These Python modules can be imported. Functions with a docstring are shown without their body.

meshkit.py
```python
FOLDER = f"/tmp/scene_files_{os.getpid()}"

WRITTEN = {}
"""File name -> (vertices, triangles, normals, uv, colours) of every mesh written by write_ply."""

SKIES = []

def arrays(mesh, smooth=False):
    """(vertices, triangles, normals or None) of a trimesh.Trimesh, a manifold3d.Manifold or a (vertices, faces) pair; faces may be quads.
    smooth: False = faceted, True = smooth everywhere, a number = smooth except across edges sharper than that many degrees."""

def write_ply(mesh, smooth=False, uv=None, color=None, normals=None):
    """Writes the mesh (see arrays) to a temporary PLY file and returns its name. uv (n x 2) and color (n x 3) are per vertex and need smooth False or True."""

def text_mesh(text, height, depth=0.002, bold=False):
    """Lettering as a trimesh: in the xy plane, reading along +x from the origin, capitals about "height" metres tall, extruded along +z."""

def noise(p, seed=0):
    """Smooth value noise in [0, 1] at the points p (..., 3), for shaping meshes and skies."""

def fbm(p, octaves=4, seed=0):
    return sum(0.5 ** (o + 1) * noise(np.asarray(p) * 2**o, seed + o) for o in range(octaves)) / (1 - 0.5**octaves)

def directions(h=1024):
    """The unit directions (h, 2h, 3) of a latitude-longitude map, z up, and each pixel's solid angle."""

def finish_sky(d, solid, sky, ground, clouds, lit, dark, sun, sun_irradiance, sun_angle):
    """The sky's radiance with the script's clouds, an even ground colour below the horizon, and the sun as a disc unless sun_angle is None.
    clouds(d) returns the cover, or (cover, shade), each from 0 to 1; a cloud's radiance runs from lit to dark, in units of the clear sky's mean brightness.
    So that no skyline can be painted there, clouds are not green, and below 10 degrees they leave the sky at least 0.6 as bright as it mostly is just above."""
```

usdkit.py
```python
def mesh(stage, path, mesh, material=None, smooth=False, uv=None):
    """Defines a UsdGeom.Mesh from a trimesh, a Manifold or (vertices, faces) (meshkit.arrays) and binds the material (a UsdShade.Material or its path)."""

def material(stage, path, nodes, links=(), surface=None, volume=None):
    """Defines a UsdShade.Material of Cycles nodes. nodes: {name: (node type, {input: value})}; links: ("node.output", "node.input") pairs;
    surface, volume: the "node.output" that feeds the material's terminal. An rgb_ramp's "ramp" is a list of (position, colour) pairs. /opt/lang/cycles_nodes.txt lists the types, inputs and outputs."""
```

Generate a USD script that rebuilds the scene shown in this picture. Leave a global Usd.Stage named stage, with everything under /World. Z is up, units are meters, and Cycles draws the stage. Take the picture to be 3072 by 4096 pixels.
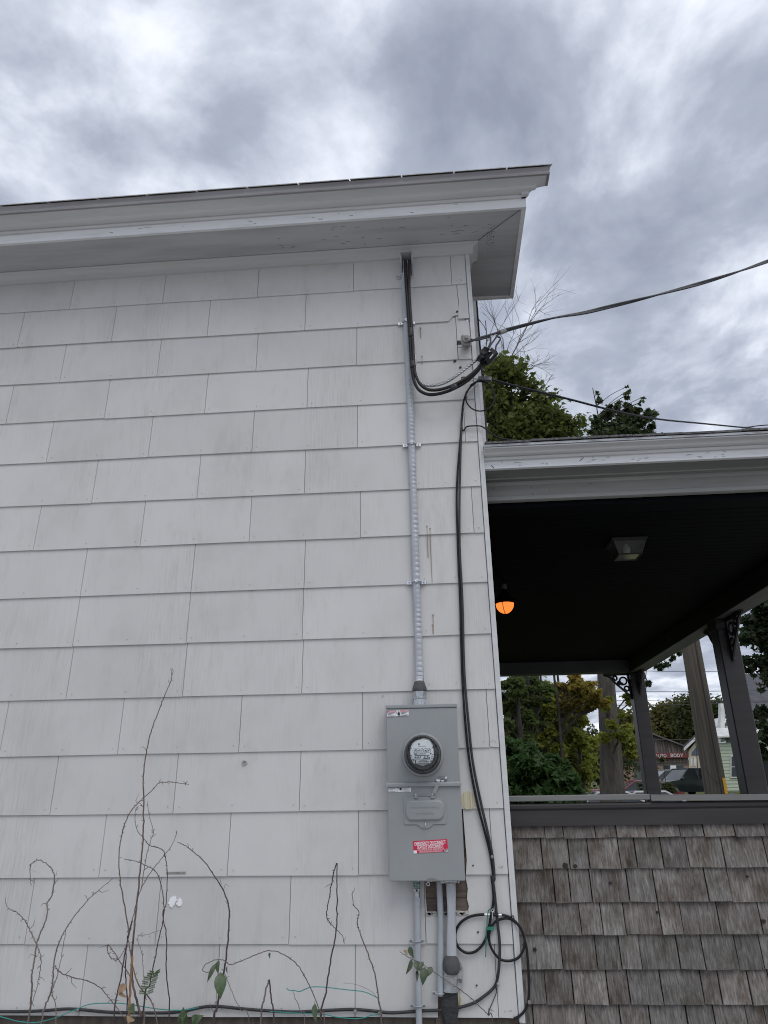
import math, random
import numpy as np, trimesh, usdkit, meshkit
from shapely.geometry import Polygon
from pxr import Usd, UsdGeom, UsdLux, UsdShade, Gf, Sdf

stage = Usd.Stage.CreateInMemory()
UsdGeom.SetStageUpAxis(stage, UsdGeom.Tokens.z)
UsdGeom.SetStageMetersPerUnit(stage, 1.0)
UsdGeom.Xform.Define(stage, '/World')
UsdGeom.Scope.Define(stage, '/World/Looks')
rng = np.random.default_rng(7); random.seed(7)

# ------------------------------------------------------------------ camera, sky, sun, exposure
F0 = 2840.0
PITCH, YAW, ROLL = (math.radians(a) for a in (21.38319072, -4.15965272, -0.91118377))
DIST, CAMZ = 3.598, 1.65
EXPOSURE = 0.2
SKY_STRENGTH, SUN_INT, SUN_ANGLE = 0.1, 0.3, 40.0
SUN_EL, SUN_AZ = math.radians(56), math.radians(150)      # azimuth: atan2(x, y) of the direction towards the sun
_f = np.array([math.sin(YAW)*math.cos(PITCH), math.cos(YAW)*math.cos(PITCH), math.sin(PITCH)])
_r0 = np.array([math.cos(YAW), -math.sin(YAW), 0]); _u0 = np.cross(_r0, _f)
_R = math.cos(ROLL)*_r0 + math.sin(ROLL)*_u0; _U = -math.sin(ROLL)*_r0 + math.cos(ROLL)*_u0
EYE = np.array([0, -DIST, CAMZ])
cam = UsdGeom.Camera.Define(stage, '/World/camera')
cam.AddTransformOp().Set(Gf.Matrix4d(*_R, 0, *_U, 0, *(-_f), 0, *EYE, 1))
cam.CreateHorizontalApertureAttr(36.0); cam.CreateVerticalApertureAttr(48.0)
cam.CreateFocalLengthAttr(36.0*F0/3072); cam.CreateClippingRangeAttr(Gf.Vec2f(0.05, 2000))
cam.CreateExposureAttr(EXPOSURE)

def ray(px, py): return (px-1536)/F0*_R + (2048-py)/F0*_U + _f
def at(px, py, y):                                         # the point of the vertical plane y = const seen at a pixel of the photograph
    d = ray(px, py); return EYE + d*((y+DIST)/d[1])
def atz(px, py, z):
    d = ray(px, py); return EYE + d*((z-CAMZ)/d[2])
def crop(x0, y0, s, pts=None):
    return lambda u, v: (x0+u*s, y0+v*s)
c_eave = crop(1500, 600, .4972); c_cab = crop(1500, 2700, .4068); c_low = crop(1550, 3450, .36166)
c_lab = crop(1540, 3100, .217); c_ced = crop(2000, 3200, .6462); c_far = crop(2000, 2650, .6462)
c_por = crop(1850, 1650, .7366); c_wl = crop(0, 3200, .4822); c_wm = crop(700, 3200, .5425)
c_wt = crop(0, 2600, .6028); c_dial = crop(1560, 2800, .20494); c_full = crop(0, 0, 1.85172)

SUNV = np.array([math.sin(SUN_AZ)*math.cos(SUN_EL), math.cos(SUN_AZ)*math.cos(SUN_EL), math.sin(SUN_EL)])
sun = UsdLux.DistantLight.Define(stage, '/World/sun')
sun.CreateIntensityAttr(SUN_INT); sun.CreateAngleAttr(SUN_ANGLE); sun.CreateNormalizeAttr(True)
sun.CreateColorAttr(Gf.Vec3f(1.0, .97, .93))
_z = SUNV; _x = np.cross([0, 0, 1], _z); _x /= np.linalg.norm(_x); _y = np.cross(_z, _x)
sun.AddTransformOp().Set(Gf.Matrix4d(*_x, 0, *_y, 0, *_z, 0, 0, 0, 30, 1))

OFF1, OFF2 = 201.3, 64.1
CLOUD = 9.4
def lit(c): return (CLOUD*.965*c[0], CLOUD*.985*c[1], CLOUD*1.05*c[2])
sky_mat = usdkit.material(stage, '/World/Looks/sky_look', {
    'tc': ('texture_coordinate', {}),
    'sep': ('separate_xyz', {}),
    'zm': ('math', {'math_type': 'maximum', 'value2': 0.0}),
    'za': ('math', {'math_type': 'add', 'value2': 0.14}),
    'dx': ('math', {'math_type': 'divide'}), 'dy': ('math', {'math_type': 'divide'}),
    'cmb': ('combine_xyz', {'z': 0.0}),
    'map': ('mapping', {'location': (OFF1, 1.7, 0.4), 'rotation': (0, 0, 0.35), 'scale': (1.2, 1.0, 1)}),
    'n1': ('noise_texture', {'scale': 2.8, 'detail': 10.0, 'roughness': 0.56, 'distortion': 0.2}),
    'map2': ('mapping', {'location': (OFF2, 2.2, 1.4), 'rotation': (0, 0, 0.5), 'scale': (1.2, 0.65, 1)}),
    'n2': ('noise_texture', {'scale': 1.1, 'detail': 2.0, 'roughness': 0.45, 'distortion': 0.15}),
    'add': ('math', {'math_type': 'multiply_add', 'value2': 0.56}),
    'n2s': ('math', {'math_type': 'multiply', 'value2': 0.44}),
    'ramp': ('rgb_ramp', {'ramp': [(0.0, lit((.16, .18, .215))), (0.40, lit((.315, .345, .405))), (0.47, lit((.44, .475, .54))), (0.52, lit((.64, .675, .735))), (0.57, lit((.92, .94, .97))), (0.63, lit((1.14, 1.14, 1.14))), (1.0, lit((1.25, 1.25, 1.25)))]}),
    'sky': ('sky_texture', {'sky_type': 'single_scattering', 'sun_disc': False, 'sun_elevation': SUN_EL, 'sun_rotation': SUN_AZ}),
    'mix': ('mix', {'mix_type': 'mix', 'fac': 0.94}),
    'bg': ('background_shader', {'strength': SKY_STRENGTH}),
}, [('tc.generated', 'sep.vector'), ('sep.z', 'zm.value1'), ('zm.value', 'za.value1'), ('sep.x', 'dx.value1'), ('za.value', 'dx.value2'),
    ('sep.y', 'dy.value1'), ('za.value', 'dy.value2'), ('dx.value', 'cmb.x'), ('dy.value', 'cmb.y'), ('cmb.vector', 'map.vector'),
    ('map.vector', 'n1.vector'), ('cmb.vector', 'map2.vector'), ('map2.vector', 'n2.vector'), ('n1.fac', 'add.value1'), ('n2.fac', 'n2s.value1'),
    ('n2s.value', 'add.value3'), ('add.value', 'ramp.fac'), ('sky.color', 'mix.color1'), ('ramp.color', 'mix.color2'), ('mix.color', 'bg.color')],
    surface='bg.background')
dome = UsdLux.DomeLight.Define(stage, '/World/sky')
UsdShade.MaterialBindingAPI.Apply(dome.GetPrim()).Bind(sky_mat)
dome.GetPrim().SetCustomDataByKey('kind', 'structure')

# ------------------------------------------------------------------ materials
def look(name, col, rough=.6, var=.12, scale=(3, 3, 3), bump=0.0, bscale=None, col2=None, metallic=0.0, detail=4.0, rand=0.0, spec=.5, dist=0.004, ramp=(.35, .65), coat=0.0):
    """A painted or raw surface: two tones by noise, optional fine relief and per-object variation."""
    c = np.array(col, float); c2 = np.array(col2, float) if col2 is not None else c*(1-2*var)
    N = {'g': ('geometry', {}), 'm': ('mapping', {'scale': scale}), 'n': ('noise_texture', {'scale': 1.0, 'detail': detail, 'roughness': .6}),
         'r': ('rgb_ramp', {'ramp': [(ramp[0], tuple(c2)), (ramp[1], tuple(c))]}),
         'p': ('principled_bsdf', {'roughness': rough, 'metallic': metallic, 'specular_ior_level': spec, 'coat_weight': coat})}
    L = [('g.position', 'm.vector'), ('m.vector', 'n.vector'), ('n.fac', 'r.fac')]
    out = 'r.color'
    if rand:
        N['o'] = ('object_info', {}); N['mr'] = ('map_range', {'to_min': 1-rand, 'to_max': 1+rand}); N['h'] = ('hsv', {})
        L += [('o.random', 'mr.value'), ('mr.result', 'h.value'), (out, 'h.color')]; out = 'h.color'
    L.append((out, 'p.base_color'))
    if bump:
        N['m2'] = ('mapping', {'scale': bscale or scale}); N['n2'] = ('noise_texture', {'scale': 1.0, 'detail': 3.0, 'roughness': .6})
        N['b'] = ('bump', {'strength': bump, 'distance': dist})
        L += [('g.position', 'm2.vector'), ('m2.vector', 'n2.vector'), ('n2.fac', 'b.height'), ('b.normal', 'p.normal')]
    return usdkit.material(stage, '/World/Looks/'+name, N, L, surface='p.BSDF')

def leaf_look(name, cols, trans=.55):
    """Leaves: a tone for each leaf, partly translucent."""
    n = len(cols)
    N = {'g': ('geometry', {}), 'r': ('rgb_ramp', {'ramp': [(i/(n-1), c) for i, c in enumerate(cols)]}),
         'm': ('mapping', {'scale': (.55, .55, .55)}), 'n': ('noise_texture', {'scale': 1.0, 'detail': 2.0}),
         'a': ('math', {'math_type': 'multiply_add', 'value2': .75}), 's': ('math', {'math_type': 'multiply', 'value2': .42}),
         'p': ('principled_bsdf', {'roughness': .55, 'specular_ior_level': .35}), 't': ('translucent_bsdf', {}), 'x': ('mix_closure', {'fac': trans})}
    L = [('g.random_per_island', 'a.value1'), ('g.position', 'm.vector'), ('m.vector', 'n.vector'), ('n.fac', 's.value1'), ('s.value', 'a.value3'), ('a.value', 'r.fac'),
         ('r.color', 'p.base_color'), ('r.color', 't.color'), ('p.BSDF', 'x.closure1'), ('t.BSDF', 'x.closure2')]
    return usdkit.material(stage, '/World/Looks/'+name, N, L, surface='x.closure')

# siding: pale grey paint with combed vertical grain, faint grime
def siding_look():
    N = {'g': ('geometry', {}),
         'm': ('mapping', {'scale': (2.2, 2.2, 1.7)}), 'n': ('noise_texture', {'scale': 1.0, 'detail': 6.0, 'roughness': .65}),
         'r': ('rgb_ramp', {'ramp': [(.28, (.495, .492, .485)), (.5, (.560, .558, .552)), (.75, (.590, .588, .582))]}),
         'ms': ('mapping', {'scale': (9, 9, 2.5)}), 'ns': ('noise_texture', {'scale': 1.0, 'detail': 5.0, 'roughness': .7}),
         'rs': ('rgb_ramp', {'ramp': [(.0, (.62, .62, .60)), (.33, (.86, .86, .85)), (.45, (1, 1, 1)), (1, (1, 1, 1))]}),
         'mul': ('mix', {'mix_type': 'multiply', 'fac': .55}),
         'mg': ('mapping', {'scale': (230, 230, 1.3)}), 'ng': ('noise_texture', {'scale': 1.0, 'detail': 2.0, 'roughness': .5}),
         'mb': ('mapping', {'scale': (2.6, 2.6, 1.1)}), 'nb': ('noise_texture', {'scale': 1.0, 'detail': 1.0}),
         'rb': ('rgb_ramp', {'ramp': [(.46, (.08, .08, .08)), (.68, (1, 1, 1))]}),
         'bs': ('math', {'math_type': 'multiply'}),
         'rg': ('rgb_ramp', {'ramp': [(.3, (.86, .86, .855)), (.55, (1, 1, 1))]}), 'mul2': ('mix', {'mix_type': 'multiply', 'fac': .55}),
         'o': ('object_info', {}), 'mr': ('map_range', {'to_min': .955, 'to_max': 1.045}), 'h': ('hsv', {}),
         'b': ('bump', {'strength': .45, 'distance': .0020}),
         'p': ('principled_bsdf', {'roughness': .58, 'specular_ior_level': .4})}
    L = [('g.position', 'm.vector'), ('m.vector', 'n.vector'), ('n.fac', 'r.fac'), ('g.position', 'ms.vector'), ('ms.vector', 'ns.vector'), ('ns.fac', 'rs.fac'),
         ('r.color', 'mul.color1'), ('rs.color', 'mul.color2'), ('g.position', 'mg.vector'), ('mg.vector', 'ng.vector'), ('ng.fac', 'rg.fac'),
         ('g.position', 'mb.vector'), ('mb.vector', 'nb.vector'), ('nb.fac', 'rb.fac'), ('rb.color', 'mul2.fac'),
         ('mul.color', 'mul2.color1'), ('rg.color', 'mul2.color2'), ('o.random', 'mr.value'), ('mr.result', 'h.value'), ('mul2.color', 'h.color'), ('h.color', 'p.base_color'),
         ('ng.fac', 'bs.value1'), ('rb.color', 'bs.value2'), ('bs.value', 'b.height'), ('b.normal', 'p.normal')]
    return usdkit.material(stage, '/World/Looks/siding', N, L, surface='p.BSDF')

# weathered cedar: silver and brown streaks along the grain, a tone per shingle
def cedar_look(k, c_dark, c_mid, c_hi, mossy):
    N = {'g': ('geometry', {}), 'o': ('object_info', {}), 'ol': ('math', {'math_type': 'multiply', 'value2': 37.0}), 'oc': ('combine_xyz', {}),
         'ad': ('mix', {'mix_type': 'add', 'fac': 1.0}),
         'm': ('mapping', {'scale': (120, 120, 9)}), 'n': ('noise_texture', {'scale': 1.0, 'detail': 5.0, 'roughness': .65, 'distortion': .6}),
         'r': ('rgb_ramp', {'ramp': [(.25, c_dark), (.5, c_mid), (.72, c_hi)]}),
         'm2': ('mapping', {'scale': (11, 11, 8)}), 'n2': ('noise_texture', {'scale': 1.0, 'detail': 4.0, 'roughness': .6}),
         'r2': ('rgb_ramp', {'ramp': [(.28, mossy), (.5, (.95, .95, .95)), (.72, (1.25, 1.27, 1.3))]}),
         'x': ('mix', {'mix_type': 'multiply', 'fac': 1.0}),
         'mr': ('map_range', {'to_min': .66, 'to_max': 1.10}), 'h': ('hsv', {}),
         'b': ('bump', {'strength': .7, 'distance': .003}), 'p': ('principled_bsdf', {'roughness': .85, 'specular_ior_level': .25})}
    L = [('o.random', 'ol.value1'), ('ol.value', 'oc.z'), ('g.position', 'ad.color1'), ('oc.vector', 'ad.color2'), ('ad.color', 'm.vector'), ('ad.color', 'm2.vector'),
         ('m.vector', 'n.vector'), ('m2.vector', 'n2.vector'), ('n.fac', 'r.fac'), ('n2.fac', 'r2.fac'), ('r.color', 'x.color1'), ('r2.color', 'x.color2'),
         ('o.random', 'mr.value'), ('mr.result', 'h.value'), ('x.color', 'h.color'), ('h.color', 'p.base_color'), ('n.fac', 'b.height'), ('b.normal', 'p.normal')]
    return usdkit.material(stage, f'/World/Looks/cedar_{k}', N, L, surface='p.BSDF')

SIDING = siding_look()
CEDAR = [cedar_look('silver', (.074, .065, .058), (.20, .182, .167), (.338, .317, .300), (.48, .42, .36)),
         cedar_look('brown', (.062, .055, .050), (.168, .152, .141), (.288, .270, .256), (.46, .40, .35)),
         cedar_look('green', (.068, .063, .057), (.176, .167, .156), (.298, .287, .275), (.47, .45, .37))]
TRIM = look('trim_paint', (.60, .61, .615), .5, scale=(1.2, 8, 14), col2=(.53, .54, .54), bump=.35, bscale=(2.5, 30, 40), dist=.002)
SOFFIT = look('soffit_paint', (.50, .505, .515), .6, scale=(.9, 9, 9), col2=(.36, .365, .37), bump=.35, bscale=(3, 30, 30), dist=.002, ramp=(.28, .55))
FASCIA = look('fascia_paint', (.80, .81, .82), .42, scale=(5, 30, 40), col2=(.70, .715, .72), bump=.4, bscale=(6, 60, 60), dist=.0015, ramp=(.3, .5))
CRACK = look('bare_wood_cracks', (.05, .047, .044), .9, scale=(40, 40, 40))
ROOFING = look('roof_shingle', (.16, .155, .16), .9, scale=(60, 60, 60), col2=(.05, .05, .055), bump=.8, dist=.004)
SHEATH = look('sheathing', (.10, .085, .07), .9, scale=(30, 30, 4), col2=(.06, .05, .042))
OLDWOOD = look('old_clapboard', (.16, .125, .105), .85, scale=(4, 4, 60), col2=(.085, .066, .055), bump=.6, dist=.004)
STONE = look('foundation_stone', (.16, .155, .145), .95, scale=(35, 35, 35), col2=(.06, .058, .053), bump=1.0, dist=.012)
CABINET = look('cabinet_enamel', (.285, .30, .305), .40, scale=(6, 6, 6), col2=(.265, .28, .285), bump=.12, bscale=(420, 420, 420), dist=.0006)
GALV = look('galvanised', (.56, .58, .60), .34, scale=(45, 45, 45), col2=(.40, .42, .44), metallic=.85)
ZINC = look('bright_zinc', (.78, .80, .82), .22, scale=(40, 40, 40), col2=(.62, .64, .66), metallic=.95)
STEEL = look('dull_steel', (.30, .30, .30), .4, scale=(40, 40, 40), col2=(.20, .20, .20), metallic=.9)
PUTTY = look('duct_seal', (.085, .088, .092), .85, scale=(30, 30, 30), col2=(.06, .062, .066), bump=.6, bscale=(45, 45, 45), dist=.006)
TAR = look('tar_wrap', (.030, .031, .034), .55, scale=(20, 20, 20), bump=.9, bscale=(38, 38, 38), dist=.01)
SHEATHG = look('grey_cable_jacket', (.44, .465, .50), .27, scale=(20, 20, 8), col2=(.38, .40, .44), bump=.15, bscale=(60, 60, 30))
PIPE = look('grey_pipe', (.40, .43, .46), .4, scale=(14, 14, 8), col2=(.33, .355, .38))
BLACK = look('black_jacket', (.013, .014, .017), .45, spec=.25, scale=(30, 30, 30), col2=(.012, .012, .014))
BLACKD = look('black_cable_dusty', (.032, .032, .035), .5, scale=(25, 25, 25), col2=(.016, .016, .018))
WIREGREY = look('weathered_wire', (.075, .078, .082), .6, scale=(20, 20, 20), col2=(.04, .042, .045))
ALU = look('bare_aluminium', (.52, .53, .54), .38, scale=(60, 60, 60), col2=(.36, .37, .38), metallic=.9)
GREENV = look('green_strap', (.02, .20, .14), .6, scale=(30, 30, 30), col2=(.012, .13, .09))
TEAL = look('teal_wire', (.035, .30, .27), .45, scale=(8, 8, 8), col2=(.03, .2, .19))
FITGREEN = look('corroded_fitting', (.30, .38, .36), .4, scale=(120, 120, 120), col2=(.02, .10, .075), metallic=.4, bump=.6, dist=.003, ramp=(.42, .56))
PORC = look('weathered_insulator', (.34, .33, .31), .6, scale=(40, 40, 40), col2=(.18, .175, .165))
RED = look('label_red', (.60, .012, .060), .38, scale=(30, 30, 30), col2=(.55, .012, .055))
WHITE = look('label_white', (.80, .80, .82), .4, scale=(20, 20, 20), col2=(.76, .76, .78))
INK = look('label_ink', (.03, .03, .035), .5, scale=(20, 20, 20))
DIAL = look('dial_face', (.74, .76, .77), .5, scale=(20, 20, 20), col2=(.70, .72, .73))
DIALGREY = look('dial_grey', (.12, .125, .13), .5, scale=(20, 20, 20))
PATCHW = look('fresh_white_paint', (.88, .89, .91), .4, scale=(60, 20, 20), col2=(.82, .83, .85))
PATCHY = look('bare_cream_shingle', (.62, .57, .42), .75, scale=(190, 190, 2.5), col2=(.42, .37, .25), bump=.6, dist=.003)
RUST = look('rust_stain', (.33, .25, .18), .8, scale=(80, 80, 8), col2=(.22, .15, .10))
GRIME = look('grime', (.30, .295, .28), .85, scale=(60, 60, 20), col2=(.2, .195, .185))
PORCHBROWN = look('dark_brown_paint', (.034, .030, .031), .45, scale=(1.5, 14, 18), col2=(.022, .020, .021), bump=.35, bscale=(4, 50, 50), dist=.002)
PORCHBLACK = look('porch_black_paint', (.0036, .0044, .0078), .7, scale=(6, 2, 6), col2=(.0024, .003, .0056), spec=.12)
PORCHGREY = look('porch_grey_paint', (.085, .090, .092), .5, scale=(2, 8, 8), col2=(.06, .064, .066))
RAILCAP = look('rail_cap_paint', (.20, .205, .20), .6, scale=(1.5, 20, 20), col2=(.135, .135, .13))
NAILH = look('nail_heads', (.42, .42, .41), .6, scale=(40, 40, 40), col2=(.3, .3, .29))
STEMW = look('dry_stem', (.165, .125, .105), .8, scale=(40, 40, 12), col2=(.075, .052, .048))
STEMG = look('grey_dry_stem', (.20, .165, .15), .8, scale=(40, 40, 12), col2=(.10, .08, .075))
STEMO = look('tan_cane', (.33, .19, .085), .7, scale=(40, 40, 6), col2=(.2, .10, .05))
STEMP = look('purple_cane', (.075, .050, .058), .7, scale=(40, 40, 6), col2=(.045, .032, .04))
BARK = look('maple_bark', (.055, .048, .042), .95, scale=(9, 9, 2.2), col2=(.022, .019, .017), bump=1.0, bscale=(16, 16, 3), dist=.04)
BARKG = look('grey_bark', (.098, .085, .072), .95, scale=(7, 7, 1.6), col2=(.045, .04, .036), bump=1.0, bscale=(12, 12, 2), dist=.05)
TWIG = look('bare_twig', (.22, .21, .215), .9, scale=(5, 5, 5))
POLEW = look('pole_wood', (.125, .108, .085), .9, scale=(26, 26, .8), col2=(.055, .047, .038), bump=.8, bscale=(40, 40, 1.0), dist=.015)
GROUND = None

# ------------------------------------------------------------------ mesh helpers
def V(*a): return np.array(a, float)
def cat(ms):
    vs, fs, k = [], [], 0
    for v, f in ms:
        v = np.asarray(v, float); f = np.asarray(f, int)
        if f.shape[1] == 4: f = np.vstack([f[:, [0, 1, 2]], f[:, [0, 2, 3]]])
        vs.append(v); fs.append(f+k); k += len(v)
    return np.vstack(vs), np.vstack(fs)
def orient(m):
    v, f = np.asarray(m[0], float), np.asarray(m[1], int)
    if f.shape[1] == 4: f = np.vstack([f[:, [0, 1, 2]], f[:, [0, 2, 3]]])
    c = v-v.mean(0); return (v, f[:, ::-1]) if np.einsum('ij,ij->i', c[f[:, 0]], np.cross(c[f[:, 1]], c[f[:, 2]])).sum() < 0 else (v, f)
def box(x0, x1, y0, y1, z0, z1, ch=0.0):
    if ch:
        pts = []
        for sx in (0, 1):
            for sy in (0, 1):
                for sz in (0, 1):
                    c = V((x0, x1)[sx], (y0, y1)[sy], (z0, z1)[sz]); d = V(1-2*sx, 1-2*sy, 1-2*sz)*ch
                    pts += [c+V(0, d[1], d[2]), c+V(d[0], 0, d[2]), c+V(d[0], d[1], 0)]
        h = trimesh.convex.convex_hull(np.array(pts)); return np.array(h.vertices), np.array(h.faces)
    v = np.array([(x, y, z) for x in (x0, x1) for y in (y0, y1) for z in (z0, z1)], float)
    f = [(0, 1, 3), (0, 3, 2), (4, 6, 7), (4, 7, 5), (0, 4, 5), (0, 5, 1), (2, 3, 7), (2, 7, 6), (0, 2, 6), (0, 6, 4), (1, 5, 7), (1, 7, 3)]
    return v, np.array(f)
def hull(pts):
    h = trimesh.convex.convex_hull(np.asarray(pts, float)); return np.array(h.vertices), np.array(h.faces)
def spline(pts, n=6):
    p = np.asarray(pts, float)
    if len(p) < 3: return np.array([p[0]+(p[-1]-p[0])*t for t in np.linspace(0, 1, n+1)])
    q = np.vstack([2*p[0]-p[1], p, 2*p[-1]-p[-2]]); out = []
    for i in range(1, len(q)-2):
        for t in np.linspace(0, 1, n, endpoint=False):
            a, b, c, d = q[i-1], q[i], q[i+1], q[i+2]
            out.append(.5*((2*b)+(-a+c)*t+(2*a-5*b+4*c-d)*t*t+(-a+3*b-3*c+d)*t**3))
    out.append(p[-1]); return np.array(out)
def tube(pts, r, n=8, flat=None):
    """A tube along the points; r a number or one per point; flat = (a, b) scales the two section axes."""
    p = np.asarray(pts, float); r = np.broadcast_to(np.asarray(r, float), (len(p),))
    t = np.gradient(p, axis=0); t /= np.maximum(np.linalg.norm(t, axis=1, keepdims=True), 1e-9)
    ref = V(0, 1, 0) if abs(t[0][1]) < .9 else V(1, 0, 0)
    u = np.cross(t[0], ref); u /= np.linalg.norm(u); rings = []
    a = np.arange(n)*2*np.pi/n; ca, sa = np.cos(a), np.sin(a)
    if flat: ca, sa = ca*flat[0], sa*flat[1]
    for i in range(len(p)):
        u = u-t[i]*(u@t[i]); u /= max(np.linalg.norm(u), 1e-9); w = np.cross(t[i], u)
        rings.append(p[i]+r[i]*(ca[:, None]*u+sa[:, None]*w))
    v = np.vstack(rings+[p[:1], p[-1:]]); f = []
    k = np.arange(n); k2 = (k+1) % n
    for i in range(len(p)-1):
        o, q = i*n, (i+1)*n
        f.append(np.stack([o+k, o+k2, q+k2], 1)); f.append(np.stack([o+k, q+k2, q+k], 1))
    e = len(p)*n
    f.append(np.stack([np.full(n, e), k2, k], 1)); f.append(np.stack([np.full(n, e+1), (len(p)-1)*n+k, (len(p)-1)*n+k2], 1))
    return v, np.vstack(f)
def lathe(prof, c, axis='y', n=40):
    """prof: (radius, along) pairs revolved about the axis through c."""
    a = np.arange(n)*2*np.pi/n; rings = []
    for r, h in prof:
        x, z = r*np.cos(a), r*np.sin(a); q = np.full(n, h)
        rings.append(np.stack({'y': (x, q, z), 'z': (x, z, q), 'x': (q, x, z)}[axis], 1))
    v = np.vstack(rings)+np.asarray(c, float); f = []; k = np.arange(n); k2 = (k+1) % n
    for i in range(len(prof)-1):
        o, q = i*n, (i+1)*n; f += [np.stack([o+k, o+k2, q+k2], 1), np.stack([o+k, q+k2, q+k], 1)]
    return v, np.vstack(f)
def plate(poly, y0, y1, taper=None):
    """A polygon of (x, z) points, made solid between the planes y0 (front) and y1 (back)."""
    P = poly if isinstance(poly, Polygon) else Polygon(poly)
    m = trimesh.creation.extrude_polygon(P, 1.0, engine='earcut'); v = np.array(m.vertices)
    f = y0 if taper is None else np.array([taper(z) for z in v[:, 1]])
    return np.stack([v[:, 0], y1+(f-y1)*v[:, 2], v[:, 1]], 1), np.array(m.faces)[:, ::-1] if y1 > np.min(f) else np.array(m.faces)
def disc(c, r, y0, y1, n=12, ry=None):
    a = np.arange(n)*2*np.pi/n
    return plate(np.stack([c[0]+r*np.cos(a), c[1]+(ry or r)*np.sin(a)], 1), y0, y1)
def skew(m, y0, px, y):
    """Turns a building's depth to run along the street towards the horizon at a photo column."""
    v, f = m; d = ray(px, 3140); v = np.array(v, float); v[:, 0] += (v[:, 1]-y0)*d[0]/d[1]; return v, f
def words(text, p0, p1, cap, y, depth=.0006, bold=False):
    """Lettering on a wall plane facing the camera side: starts at p0, ends at p1 (world points), capitals cap tall."""
    m = meshkit.text_mesh(text, cap, depth, bold); v = np.array(m.vertices); p0, p1 = np.asarray(p0), np.asarray(p1)
    d = p1-p0; w = np.linalg.norm(d); d = d/w; up = np.array([-d[2], 0, d[0]])
    s = w/(v[:, 0].max()); q = p0+np.outer(v[:, 0]*s, d)+np.outer(v[:, 1], up); q[:, 1] = y-v[:, 2]
    return q, np.array(m.faces)

_used = {}
def numbered(parent, name):
    k = (parent, name); n = _used.get(k, 0); _used[k] = n+1
    return name if n == 0 else f'{name}_{n:03d}'
def tag(prim, label=None, cat_=None, group=None, kind=None):
    for k, x in (('label', label), ('category', cat_), ('group', group), ('kind', kind)):
        if x: prim.SetCustomDataByKey(k, x)
    return prim
GROUPS = {'young_tree': 'young trees of the wood seen under the porch beam', 'far_tree': 'trees far behind the street', 'parked_car': 'cars parked beyond the porch', 'utility_wire': 'utility wires crossing the sky behind the porch', 'conduit_pipe': 'pipes below the meter cabinet', 'dry_weed': 'dry weeds along the wall', 'broken_stalk': 'broken stalks along the wall', 'roadside_bush': 'small bushes by the street'}
class Thing:
    """A top-level Xform at the thing's base; parts take world coordinates."""
    def __init__(self, name, label, cat_, base=(0, 0, 0), group=None, kind=None):
        self.base = np.asarray(base, float); self.path = '/World/'+numbered('/World', name)
        x = UsdGeom.Xform.Define(stage, self.path); x.AddTranslateOp().Set(Gf.Vec3d(*map(float, self.base)))
        self.prim = tag(x.GetPrim(), label, cat_, group or GROUPS.get(name), kind)
    def add(self, name, mesh, mat, parent=None, smooth=False, label=None, kind=None):
        if isinstance(mesh, list): mesh = cat([orient(q) for q in mesh])
        elif name not in ('foliage', 'leaf'): mesh = orient(mesh)
        if hasattr(mesh, 'vertices'): mesh = (np.array(mesh.vertices), np.array(mesh.faces))
        up = parent or self.path; path = up+'/'+numbered(up, name)
        v, f = mesh
        f = np.asarray(f)
        m = usdkit.mesh(stage, path, (np.asarray(v)-self.base, f), mat, smooth)
        tag(m.GetPrim(), label=label, kind=kind); return path
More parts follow.
